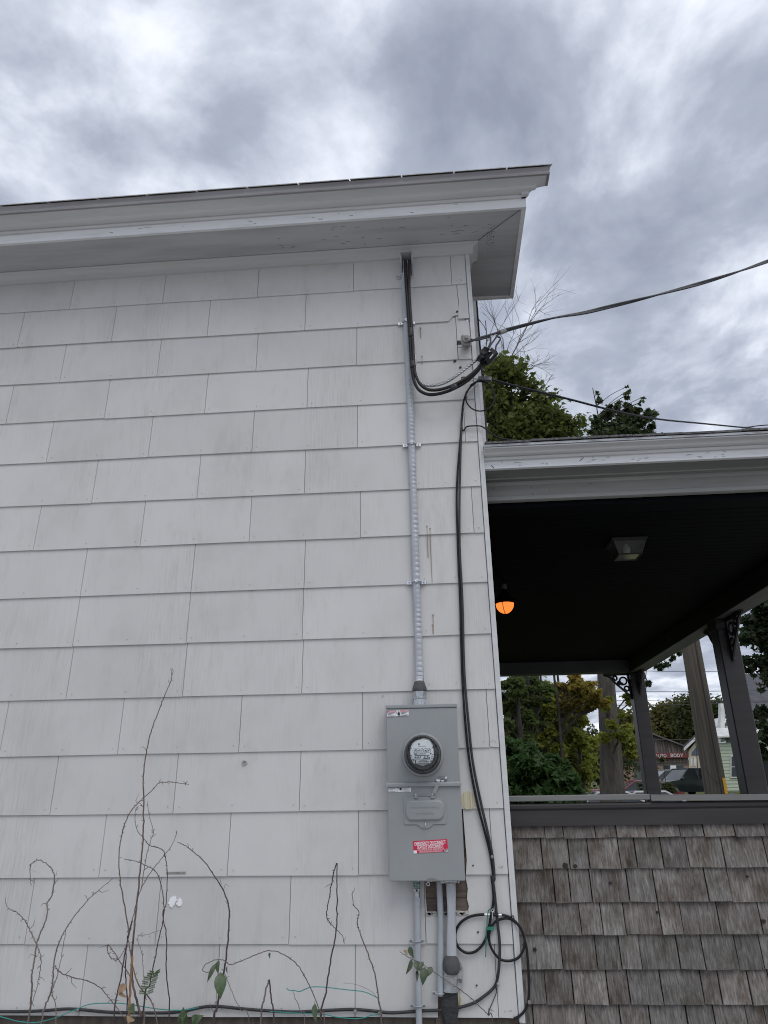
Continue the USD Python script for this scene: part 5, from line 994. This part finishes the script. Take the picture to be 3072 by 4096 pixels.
FARO = leaf_look('far_orange', [(0.083, 0.092, 0.030), (0.138, 0.119, 0.036), (0.262, 0.145, 0.048), (0.345, 0.158, 0.060)])
dsp = lambda L_: [(a_*1.85172, b_*1.85172, c_*1.85172, d_, q_) for a_, b_, c_, d_, q_ in L_]
cf = lambda L_: [(*c_far(a_, b_), c_*.6462, d_, q_) for a_, b_, c_, d_, q_ in L_]
tree('maple_tree', 'green maple rising over the porch roof beside the house corner', 2160, 17.0, .17, dsp([
    (1068, 795, 22, 0, 1), (1095, 782, 16, .3, .9), (1120, 790, 10, 0, .6), (1055, 830, 34, .5, 1), (1100, 825, 34, -.5, 1), (1140, 835, 20, 0, .8), (1060, 885, 46, 0, 1), (1115, 870, 40, .5, 1), (1165, 868, 26, 0, .8), (1170, 905, 40, 0, 1), (1210, 895, 24, .4, .8), (1225, 925, 26, 0, .9), (1190, 945, 36, 0, 1), (1120, 940, 55, 0, 1), (1060, 960, 50, .5, 1), (1150, 1010, 60, 0, .6), (1080, 1060, 60, 0, .5)]), 9800, .185, GREEN1, BARK, 31, spread=.46)
UPG = leaf_look('sparse_maple_green', [(.045, .07, .03), (.075, .10, .04), (.11, .13, .05), (.16, .13, .06)], .4)
tree('maple_tree', 'smaller sparse maple crown over the middle of the porch roof', 2600, 24.0, .15, dsp([(1289, 848, 3, 0, 1), (1292, 857, 4, 0, 1), (1296, 868, 5, 0, 1), (1352, 836, 3, 0, 1), (1354, 845, 4, 0, 1), (1352, 855, 6, 0, 1), (1340, 866, 6, .3, 1), (1360, 866, 8, .3, 1), (1387, 858, 3, 0, 1), (1386, 868, 4, 0, 1), (1305, 893, 13, 0, .9), (1325, 890, 17, 0, .9), (1350, 882, 15, .5, 1), (1372, 888, 14, 0, 1), (1395, 893, 9, 0, .9), (1290, 915, 16, 0, .9), (1320, 918, 24, .5, 1), (1355, 915, 26, 0, 1), (1388, 916, 20, -.5, 1), (1408, 922, 9, 0, 1), (1275, 932, 7, 0, 1), (1340, 950, 40, 0, .8), (1385, 950, 30, 0, .8)]), 3600, .19, UPG, BARK, 33, spread=.24)
big = []
big += cf([(760, 290, 26, 1.2, .8), (795, 210, 16, 0, 1.4), (800, 255, 14, 0, 1.2), (745, 400, 22, 1.5, .7), (620, 300, 18, -1.0, 1.2), (640, 250, 14, -1.0, 1.2), (655, 400, 20, -1.0, 1.0), (700, 470, 22, -1.0, 1.0), (625, 480, 22, -.8, 1.0), (800, 500, 30, 0, .9), (835, 560, 24, .6, .9), (720, 360, 14, -1, .8), (800, 430, 20, .5, .7)])
tree('large_tree', 'large tree with thick grey trunk left of the far porch post', float(c_far(672, 820)[0]), 22.5, .43, big, 2300, .15, YELLOW, BARKG, 32, r1=.62, lean=.9, spread=.42, top=13.0)
def wood(u0, su, v0, v1, k, seed, r0=16, r1=34):
    q = np.random.default_rng(seed); vs = q.uniform(v0, v1, k); return cf([(u0+q.normal(0, su), v, q.uniform(r0, r1), q.uniform(-.5, 1.7), q.uniform(.5, 1.1)) for v in vs])
tree('young_tree', 'slim dark trunk nearest the house corner in the wood', float(c_far(185, 700)[0]), 15.0, .075, wood(95, 60, 60, 520, 38, 1), 6400, .14, GREEN2, BARK, 41, top=9.5, spread=.34)
tree('young_tree', 'slim dark trunk second from the house corner in the wood', float(c_far(228, 700)[0]), 15.8, .06, wood(200, 45, 70, 480, 26, 2), 3800, .14, GREEN2, BARK, 42, top=9.5, spread=.34)
tree('young_tree', 'slender leaning trunk with yellow green leaves in the wood', float(c_far(280, 700)[0]), 17.0, .05, wood(330, 60, 260, 680, 34, 3), 6200, .14, YELLOW, BARK, 43, top=9.8, lean=.5, spread=.36)
tree('young_tree', 'slender trunk with orange leaves near the wood middle', float(c_far(385, 700)[0]), 16.4, .055, wood(490, 62, 70, 280, 32, 4), 3600, .14, ORANGE_L, BARK, 44, top=9.6, spread=.32)
tree('young_tree', 'forked slim tree with yellow leaves left of the large trunk', float(c_far(518, 720)[0]), 17.8, .06, wood(465, 55, 330, 780, 36, 5), 6800, .14, YELLOW, BARK, 45, top=9.6, spread=.36)
tree('young_tree', 'pale young tree deep in the wood with sky behind its leaves', float(c_far(440, 700)[0]), 26.0, .08, wood(340, 150, 150, 800, 46, 6, 24, 50), 10000, .19, YELLOW, BARK, 46, top=12, spread=.6)
tree('dark_bush', 'dense dark green bush low at the left of the wood', float(c_far(230, 830)[0]), 11.5, .06, cf([(110, 560, 60, .4, 1), (170, 640, 80, 0, 1.2), (280, 680, 70, 0, 1.1), (120, 760, 90, .3, 1.2), (260, 790, 90, 0, 1.2), (380, 740, 70, .2, 1), (430, 800, 60, .2, 1), (450, 700, 34, .5, .7), (330, 880, 110, 0, 1), (110, 900, 110, 0, 1), (220, 590, 50, .5, .8), (420, 640, 30, .4, .8), (330, 600, 30, .3, .8), (60, 500, 40, .3, .8), (150, 540, 30, 0, .8)]), 6200, .145, leaf_look('bush_green', [(0.038, 0.080, 0.024), (0.061, 0.117, 0.031), (0.099, 0.165, 0.043), (0.153, 0.216, 0.051)]), BARK, 47, cat_='bush', shape='maple')
tree('dark_maple', 'dark green maple reaching in from the right edge', 3330, 8.8, .16, [(3040, 2420, 44, 0, .9), (3010, 2490, 40, .3, .9), (3060, 2520, 60, .2, 1.1), (2990, 2560, 34, 0, .8), (3060, 2620, 44, 0, .9), (3020, 2640, 30, .3, .7), (2985, 2640, 16, 0, .5), (3120, 2700, 60, 0, .8), (3110, 2450, 60, 0, 1), (3055, 2840, 30, .2, .7), (3062, 2920, 34, 0, .9), (3060, 2990, 30, .2, .9), (3100, 2960, 50, 0, 1), (3160, 2560, 90, 0, 1.2), (3180, 2400, 80, 0, 1)], 5200, .115, DARKM, BARK, 48)
tree('beam_twig_tree', 'small leafy branch tips hanging just below the porch beam', 2870, 12.6, .05, [(2650, 2662, 12, 0, 1), (2672, 2650, 9, .2, 1), (2700, 2632, 8, .2, .8), (2630, 2672, 9, 0, .8), (2595, 2740, 12, 0, .9), (2720, 2612, 8, 0, .8)], 220, .10, DARKM, BARK, 49, top=6.8, spread=.06, hang=True)
tree('far_tree', 'orange topped round tree behind the auto body shop', float(c_far(1060, 700)[0]), 96, .45, cf([(1010, 310, 56, 0, 1), (1070, 290, 50, 1, 1), (1130, 300, 44, 0, .9), (970, 370, 50, 0, 1), (1060, 370, 76, 2, 1), (1150, 370, 60, 0, 1), (1190, 430, 46, 0, .9), (1000, 430, 50, 0, .8), (1120, 450, 70, 0, 1)]), 6500, .55, FARO, BARK, 51, shape='kite', spread=.8)
tree('far_tree', 'airy green tree right of the orange topped tree', float(c_far(1170, 700)[0]), 88, .4, cf([(1170, 250, 36, 0, .8), (1140, 300, 40, 1, .8), (1200, 310, 50, 0, .9), (1180, 390, 50, 0, 1), (1330, 270, 40, 0, .9), (1310, 330, 40, 0, .8), (1230, 420, 50, 0, .9)]), 3600, .5, FARG, BARK, 52, shape='kite', spread=.9)
tree('far_tree', 'brownish round tree left of the far porch post', float(c_far(800, 700)[0]), 84, .35, cf([(810, 350, 36, 0, 1), (780, 390, 34, 0, 1), (830, 400, 50, 0, 1), (790, 440, 44, 0, 1), (870, 430, 46, 0, 1), (840, 470, 46, 0, .8)]), 3000, .5, FARO, BARK, 53, shape='kite', spread=.8)
tree('far_tree', 'muted green tree line at the left behind the wood', float(c_far(300, 700)[0]), 60, .4, cf([(80, 520, 120, 0, 1), (220, 500, 110, 0, 1), (360, 540, 110, 0, 1), (500, 520, 90, 0, 1), (620, 540, 80, 0, 1), (720, 560, 70, 0, 1), (150, 640, 130, 0, 1), (400, 660, 130, 0, 1), (640, 660, 100, 0, 1)]), 9000, .42, FARG, BARK, 54, shape='kite', spread=.9)
# bare tree behind the corner
bt = Thing('bare_tree', 'bare twiggy tree behind the house corner above the maple', 'tree', (*[float(q) for q in at(2060, 3140, 21)[:2]], 0))
br_ = np.random.default_rng(77); tw_ = []
def grow(p, d, L_, r, depth):
    q = [p]; k = 4
    for _ in range(k): d = d+br_.normal(0, .09, 3)+V(0, 0, .015); d /= np.linalg.norm(d); q.append(q[-1]+d*L_/k)
    tw_.append(tube(np.array(q), np.linspace(r, r*.62, k+1), 5 if depth > 2 else 3))
    if depth == 0: return
    for _ in range(3 if depth > 1 else 2):
        i = br_.integers(2, k+1); e = d+br_.normal(0, .42, 3); e /= np.linalg.norm(e); grow(q[i], e, L_*br_.uniform(.6, .85), r*.56, depth-1)
for (a_, b_, r) in (((1930, 1640), (1985, 1330), .05), ((1950, 1640), (2085, 1330), .055), ((1935, 1600), (1950, 1420), .035), ((2060, 1560), (2120, 1400), .035), ((2150, 1600), (2190, 1530), .022)):
    A, B = at(*a_, 21), at(*b_, 21); grow(A, (B-A)/np.linalg.norm(B-A), np.linalg.norm(B-A)*.62, r, 4)
bt.add('twigs', tw_, TWIG, kind='stuff')
A = at(1940, 1640, 21); bt.add('trunk', tube(spline([(float(at(2060, 3140, 21)[0]), 21, -.05), (A[0]+.5, 21, 5), A+V(.2, 0, -.5), A], 5), np.linspace(.2, .055, 16), 9), BARK, smooth=True)

# ------------------------------------------------------------------ street scene behind the porch
pole = Thing('utility_pole', 'weathered wooden utility pole with yellow marker between the porch posts', 'utility pole', (*[float(q) for q in at(2868, 3190, 10.2)[:2]], 0))
px0 = float(at(2868, 3190, 10.2)[0]); 
pole.add('shaft', lathe([(.20, -.05), (.195, 1.0), (.165, 4.5), (.145, 8.2), (.001, 8.22)], (px0, 10.2, 0), 'z', 22), POLEW, smooth=50)
pa = at(2880, 3130, 10.02); YEL = look('yellow_marker', (.80, .42, .008), .45)
pole.add('marker', hull([(px0+.115+a_, y_, z_) for a_, y_ in ((-.033, 10.025), (.033, 10.065)) for z_ in (1.50, 1.76)]+[(px0+.115+a_, y_-.006, z_) for a_, y_ in ((-.033, 10.02), (.033, 10.06)) for z_ in (1.50, 1.76)]), YEL)
pole.add('ground_wire_moulding', tube([(px0+.03, 10.0, 0), (px0+.03, 10.03, 4.5)], .012, 6), BLACKD)
pole.add('ground_wire', tube(spline([(px0-.19, 10.0, 1.95), (px0-.1, 9.98, 1.75), (px0, 9.99, 1.68)], 5), .006, 5), BLACKD)
gw = [(*c_far(1157, -10), 14), (*c_far(1195, 230), 14)]
flat_thing('guy_wire', tube([at(gw[0][0]-18, gw[0][1]-130, 13), at(*gw[0][:2], 13), at(*gw[1][:2], 13), at(gw[1][0]+20, gw[1][1]+300, 13)], .009, 5), WIREGREY, 'steep thin wire just left of the utility pole', 'wire')
for v0, v1, lab_ in ((52, 54, 'topmost thin wire crossing the sky gap'), (178, 176, 'second thin wire from the top crossing the sky gap'), (236, 238, 'third thin wire above the orange topped tree'), (262, 250, 'lowest thin wire just above the orange topped tree'), (475, 470, 'thin wire crossing the far trees above the shop roof')):
    A, B = at(*c_far(860, v0), 38), at(*c_far(1420, v1), 38); d = B-A
    flat_thing('utility_wire', tube(spline([A-d*2, A-d*.8, A, (A+B)/2-V(0, 0, .03), B, B+d*.8, B+d*2], 4), .016, 5), WIREGREY, lab_, 'wire')
# auto body shop
YA = 72.0
def fp_(u, v, y=YA): p = at(*c_far(u, v), y); return float(p[0]), float(p[2])
def fpl(pts, y0, y1): return plate([fp_(u, v) for u, v in pts], y0, y1)
BW = look('weathered_barn_board', (.20, .17, .15), .9, scale=(7, 7, .5), col2=(.045, .04, .038), bump=.5)
BRICK = look('faded_brick', (.30, .20, .17), .9, scale=(5, 5, 9), col2=(.19, .12, .10)); GLASSD = look('dark_window', (.035, .04, .045), .12, scale=(1, 1, 1))
shop = Thing('auto_body_shop', 'weathered gabled garage with red auto body sign in the distance', 'garage', (fp_(960, 700)[0], YA, 1.3))
gx0, gx1 = fp_(745, 600)[0], fp_(1168, 600)[0]; gz_ = .9; ez = fp_(1152, 528)[1]; az = fp_(948, 450)[1]; ax = fp_(948, 450)[0]
shop.add('wall', [skew(plate([(gx0, gz_), (gx1, gz_), (gx1, ez), (ax, az), (gx0, ez)], YA+.05, YA+14), YA, 2620, 0)], look('shop_wall', (.12, .10, .09), .9))
for k, xx in enumerate(np.arange(gx0, gx1, .42)):
    x1 = min(xx+.40, gx1); top = lambda x_: az-(az-ez)*abs(x_-ax)/(gx1-ax if x_ > ax else ax-gx0)-.02
    zlo = fp_(0, 640)[1]
    shop.add('board', plate([(xx, zlo), (x1, zlo), (x1, top(x1)), (xx, top(xx))], YA+.0+.01*(k % 2), YA+.05), BW)
for xa, xb, za, zb in ((gx0-.5, ax, ez-.2, az+.02), (ax, gx1+.5, az+.02, ez-.2)):
    shop.add('roof', skew(hull([(x_, y_, z_+dz) for x_, z_ in ((xa, za), (xb, zb)) for y_ in (YA-.5, YA+14) for dz in (0, .14)]), YA, 2620, 0), look('shop_roof', (.12, .115, .11), .85) if xa < ax-1e-6 and not stage.GetPrimAtPath('/World/Looks/shop_roof') else UsdShade.Material.Get(stage, '/World/Looks/shop_roof'))
for u0, u1 in ((765, 828), (975, 1008), (1138, 1172)): shop.add('brick_pier', fpl([(u0, 640), (u1, 640), (u1, 775), (u0, 775)], YA-.03, YA+.2), BRICK)
DOORG = look('garage_door_paint', (.10, .115, .10), .7)
for u0, u1 in ((828, 975), (1008, 1138)):
    d_ = shop.add('garage_door', fpl([(u0, 630), (u1, 630), (u1, 775), (u0, 775)], YA+.02, YA+.2), DOORG)
    for j in range(3):
        a_ = u0+6+j*(u1-u0-8)/3; shop.add('pane', fpl([(a_, 637), (a_+(u1-u0)/3-8, 637), (a_+(u1-u0)/3-8, 662), (a_, 662)], YA-.0, YA+.03), GLASSD if j != 1 else WHITE, parent=d_)
sg = shop.add('sign', fpl([(788, 566), (1166, 556), (1167, 590), (790, 598)], YA-.25, YA-.02), look('sign_red', (.17, .025, .03), .6, scale=(2, 2, 2), col2=(.12, .02, .022)))
SGT = look('sign_letters', (.62, .60, .58), .6)
tx = []
for t_, u0, u1, v0, v1 in (('O', 810, 828, 590, 590), ("'", 838, 844, 589, 589), ('AUTO', 957, 1026, 588, 587), ('BODY', 1050, 1130, 586, 585)):
    A, B = fp_(u0, v0), fp_(u1, v1); tx.append(words(t_, (A[0], 0, A[1]), (B[0], 0, B[1]), .30, YA-.27, .02, True))
shop.add('lettering', tx, SGT, parent=sg)
# cream house and green house
YH = 46.0
LAPC = look('cream_lap', (.52, .47, .36), .7, scale=(.6, .6, 14), col2=(.42, .38, .29)); LAPG = look('pale_green_lap', (.42, .48, .37), .65, scale=(.5, .5, 10), col2=(.35, .41, .31)); WTRIM = look('white_trim_far', (.72, .72, .70), .5)
SLATE = look('grey_roof', (.095, .095, .105), .85, scale=(3, 3, 3), col2=(.065, .065, .075)); BLUEG = look('blue_grey_siding', (.10, .13, .17), .7)
crm = Thing('cream_house', 'small cream house with pale eaves left of the utility pole', 'house', (fp_(1200, 700, 58)[0], 58, 1.1))
hq = lambda u, v: fp_(u, v, 58)
crm.add('wall', [skew(plate([hq(1172, 780), hq(1290, 780), hq(1290, 460), hq(1228, 470), hq(1168, 545)], 58, 66), 58, 2790, 0)], LAPC)
a_, b_ = hq(1140, 548), hq(1232, 462); c_, d_ = (b_[0]*2-a_[0], a_[1]), b_
for nm, e0, e1, mt, yy in (('eave', 0, .22, WTRIM, 57.6), ('roof', .225, .40, SLATE, 57.65)):
    for A_, B_ in ((a_, b_), (d_, c_)): crm.add(nm, skew(hull([(q[0], y_, q[1]+dz) for q in (A_, B_) for y_ in (yy, 66+yy-57.6) for dz in (e0, e1)]), 58, 2790, 0), mt)
for u0, u1, v0, v1 in ((1178, 1190, 590, 640), (1200, 1214, 590, 640)): crm.add('window', plate([hq(u0, v0), hq(u1, v0), hq(u1, v1), hq(u0, v1)], 57.96, 58.02), WTRIM)
crm.add('shingled_gable', plate([hq(1186, 560), hq(1232, 500), hq(1232, 575), hq(1186, 575)], 57.97, 58.01), BLUEG)
gh = Thing('green_house', 'pale green clapboard house with grey roof at the right', 'house', (fp_(1500, 700, 38)[0], 38, .3))
gq = lambda u, v, y=38: fp_(u, v, y)
def lap(t, u0, u1, v0, v1, y, mat, parent=None, n=None):
    (x0, z1), (x1, z0) = fp_(u0, v0, y), fp_(u1, v1, y); step = .17
    for z in np.arange(z0, z1, step):
        t.add('clapboard', hull([(x_, y_, z_) for x_ in (x0, x1) for y_, z_ in ((y-.03, z), (y-.006, min(z+step, z1)), (y+.02, z), (y+.02, min(z+step, z1)))]), mat)
gh.add('wall', skew(plate([gq(1352, 800), gq(1620, 800), gq(1620, 494), gq(1352, 496)], 38.02, 40.5), 38, 2880, 0), LAPG)
lap(gh, 1352, 1620, 498, 790, 38, LAPG)
gh.add('wing_roof', skew(hull([(x_, y_, z_) for x_ in (gq(1340, 490)[0], gq(1640, 490)[0]) for y_, z_ in ((37.6, gq(0, 494)[1]), (37.6, gq(0, 484)[1]), (40.6, gq(0, 470)[1]+.5), (40.6, gq(0, 490)[1]+.3))]), 38, 2880, 0), WTRIM)
gh.add('main_wall', skew(plate([gq(1396, 800, 40.6), gq(2100, 800, 40.6), gq(2100, 392, 40.6), gq(1396, 392, 40.6)], 40.62, 47), 40.6, 2920, 0), LAPG)
lap(gh, 1396, 2100, 395, 480, 40.6, LAPG)
gh.add('corner_post', plate([gq(1366, 490, 40.5), gq(1392, 490, 40.5), gq(1392, 250, 40.5), gq(1366, 250, 40.5)], 40.5, 40.9), WTRIM)
rx0, rx1 = gq(1488, 105, 45)[0], gq(2300, 105, 45)[0]
gh.add('main_roof', hull([(rx0, 45, gq(0, 108, 45)[1]), (rx1, 45, gq(0, 108, 45)[1]), (gq(1470, 400, 40)[0], 40.2, gq(0, 400, 40.2)[1]), (rx1, 40.2, gq(0, 400, 40.2)[1]), (gq(1470, 400, 40)[0], 40.2, gq(0, 405, 40.2)[1]), (rx1, 40.2, gq(0, 405, 40.2)[1]), (rx0, 49.8, gq(0, 400, 40.2)[1]), (rx1, 49.8, gq(0, 400, 40.2)[1])]), SLATE)
gh.add('dormer', plate([gq(1336, 480, 42), gq(1420, 480, 42), gq(1420, 395, 42), gq(1378, 372, 42), gq(1336, 415, 42)], 42, 44), BLUEG)
gh.add('dormer_eave', hull([(q[0], y_, q[1]+dz) for q in (gq(1326, 425, 42), gq(1380, 358, 42)) for y_ in (41.7, 44) for dz in (0, .2)]), WTRIM)
dw_ = gh.add('window', plate([gq(1334, 420, 42), gq(1350, 420, 42), gq(1350, 470, 42), gq(1334, 470, 42)], 41.94, 42.02), WTRIM); gh.add('pane', plate([gq(1337, 424, 42), gq(1347, 424, 42), gq(1347, 466, 42), gq(1337, 466, 42)], 41.92, 41.95), GLASSD, parent=dw_)
ww = gh.add('window', plate([gq(1424, 575), gq(1474, 575), gq(1474, 715), gq(1424, 715)], 37.92, 38.0), WTRIM)
gh.add('pane', plate([gq(1430, 582), gq(1468, 582), gq(1468, 642), gq(1430, 642)], 37.90, 37.93), GLASSD, parent=ww); gh.add('pane', plate([gq(1430, 648), gq(1468, 648), gq(1468, 706), gq(1430, 706)], 37.90, 37.93), GLASSD, parent=ww)
gh.add('porch_opening', plate([gq(1604, 575), gq(1720, 575), gq(1720, 790), gq(1604, 790)], 37.9, 38.0), look('dark_opening', (.015, .015, .017), .9))
gh.add('corner_post', plate([gq(1594, 570), gq(1606, 570), gq(1606, 790), gq(1594, 790)], 37.86, 38.02), WTRIM)
# cars
TYRE = look('tyre', (.018, .018, .018), .85); RIMM = look('wheel_rim', (.35, .35, .36), .35, metallic=.8); CGLASS = look('car_glass', (.025, .03, .035), .06, scale=(1, 1, 1), spec=.8)
LAMPW = look('headlight_lens', (.6, .62, .65), .15); LAMPR = look('tail_lamp_lens', (.25, .01, .01), .2)
def car(name, label, px, y, yaw, col, L_=4.6, W0=1.8, H=1.45, suv=False, dz=0.0):
    x0 = float(at(px, 3160, y)[0]); z0 = float(ground_z(x0, y))+dz; c, s = math.cos(yaw), math.sin(yaw)
    t = Thing(name, label, 'car' if not suv else 'suv', (x0, y, z0))
    def put(m):
        v, f = m; v = np.asarray(v, float); return np.stack([x0+c*v[:, 0]-s*v[:, 1], y+s*v[:, 0]+c*v[:, 1], z0+v[:, 2]], 1), f
    paint = look(name+'_paint_'+str(_used.get(('p', name), 0)), col, .25, scale=(1, 1, 1), coat=.6); _used[('p', name)] = _used.get(('p', name), 0)+1
    h = L_/2; w = W0/2; b = .78*H if suv else .62*H; b = H*.58
    side = [(-h, .35), (-h, b*.98), (-h*.98, b), (h*.45, b*.99), (h*.93, b*.86), (h, b*.62), (h, .32), (h*.9, .26), (-h*.9, .26)]
    lo = [(x_, sgn*w*(1 if abs(x_) < h*.9 else .92), z_) for x_, z_ in side for sgn in (-1, 1)]
    t.add('body', put(hull(lo)), paint, smooth=40)
    r0, r1, f0, f1 = (-h*.97, -h*.86, h*.02, h*.40) if suv else (-h*.86, -h*.42, h*.10, h*.50)
    cabv = [(r0, b), (f1, b), (r1, H-.05), (f0, H-.05)]
    t.add('cabin', put(hull([(x_, sg*(w*.97 if z_ < H-.1 else w*.80), z_) for x_, z_ in cabv for sg in (-1, 1)])), CGLASS, smooth=30)
    t.add('roof', put(hull([(x_, sg*w*.80*k_, z_) for x_ in (r1-.03, f0+.04) for sg in (-1, 1) for z_, k_ in ((H-.06, 1.02), (H-.015, 1.0), (H, .86))])), paint, smooth=40)
    for xa, xb, za, zb in ((f1, f0, b, H-.05), (r0, r1, b, H-.05), (-h*.30, -h*.28, b, H-.05)):
        for sg in (-1, 1): t.add('pillar', put(tube([(xa, sg*w*.975, za), (xb, sg*w*.81, zb)], .045, 6)), paint)
    for xw in (-h*.62, h*.62):
        for sg in (-1, 1):
            wv, wf = lathe([(.001, -.1), (.30, -.1), (.335, -.07), (.335, .07), (.30, .1), (.001, .1)], (xw, sg*(w-.09), .335), 'y', 22); wh = t.add('wheel', put((wv, wf)), TYRE, smooth=40)
            t.add('rim', put(lathe([(.001, sg*.112), (.12, sg*.112), (.20, sg*.106), (.21, sg*.098)], (xw, sg*(w-.09), .335), 'y', 16)), RIMM, parent=wh)
    for sg in (-1, 1):
        t.add('headlight', put(box(h*.955, h*1.0, sg*w*.72-.16, sg*w*.72+.16, b*.64, b*.80, .03)), LAMPW)
        t.add('tail_light', put(box(-h*1.005, -h*.97, sg*w*.80-.1, sg*w*.80+.1, b*.6, b*.92, .02)), LAMPR)
        t.add('mirror', put(box(f1-.25, f1-.08, sg*(w+.09)-.08, sg*(w+.09)+.08, b+.02, b+.17, .04)), paint)
    t.add('bumper', put(box(h*.93, h*1.03, -w*.9, w*.9, .28, .50, .05)), paint)
    return t
car('suv', 'dark suv parked facing left on the grass beside the utility pole', float(c_far(1135, 0)[0]), 50.0, math.radians(205), (.016, .022, .024), 4.7, 1.86, 1.78, True)
car('parked_car', 'pale grey car mostly behind the dark suv', float(c_far(1030, 0)[0]), 60.0, math.radians(190), (.42, .43, .44), 4.8, 1.85, 1.7)
car('parked_car', 'red car half hidden in the wood left of the large trunk', float(c_far(560, 0)[0]), 33.0, math.radians(185), (.20, .012, .014), 4.5, 1.78, 1.45, dz=-.02)
car('parked_car', 'red car partly visible just right of the large trunk', float(c_far(850, 0)[0]), 40.0, math.radians(180), (.17, .014, .014), 4.6, 1.8, 1.5)
car('parked_car', 'white car whose roof shows left of the large trunk', float(c_far(600, 0)[0]), 27.0, math.radians(186), (.62, .63, .65), 4.5, 1.8, 1.47, dz=0.0)
car('parked_car', 'silver car whose roof shows right of the large trunk', float(c_far(850, 0)[0]), 28.5, math.radians(178), (.48, .49, .51), 4.5, 1.8, 1.46)
tree('roadside_bush', 'small green bush between the far post and the dark suv', float(c_far(1030, 0)[0]), 31, .04, cf([(1025, 770, 26, 0, 1), (1040, 800, 30, 0, 1), (1010, 820, 30, 0, 1), (870, 800, 26, 0, .8), (860, 760, 16, 0, .6), (1000, 600, 14, 0, .7)]), 1500, .13, FARG, BARK, 61, cat_='bush', shape='kite', spread=.25)
tree('roadside_bush', 'yellow green bush at the foot of the green house', float(c_far(1490, 0)[0]), 24, .03, cf([(1490, 830, 24, 0, 1), (1520, 850, 30, 0, 1), (1640, 780, 26, 0, 1), (1650, 830, 30, 0, 1)]), 900, .12, YELLOW, BARK, 62, cat_='bush', shape='kite', spread=.2)
gr = np.random.default_rng(90); gp = []
for _ in range(5200):
    gx, gy = gr.uniform(12, 24), gr.uniform(34, 49); gp.append((gx, gy, float(ground_z(gx, gy))))
gp = np.array(gp); bl = []
ga = gr.uniform(0, 6.28, len(gp)); gh_ = gr.uniform(.10, .28, len(gp)); gv = np.stack([gp+np.stack([.025*np.cos(ga), .025*np.sin(ga), 0*ga], 1), gp-np.stack([.025*np.cos(ga), .025*np.sin(ga), 0*ga], 1), gp+np.stack([gr.normal(0, .05, len(gp)), gr.normal(0, .05, len(gp)), gh_], 1)], 1).reshape(-1, 3)
flat_thing('roadside_grass', (gv, np.arange(len(gv)).reshape(-1, 3)), leaf_look('roadside_grass_look', [(.06, .075, .025), (.10, .11, .04), (.17, .15, .06)], .2), 'uneven yellow green grass on the bank below the suv', 'grass', kind='stuff')
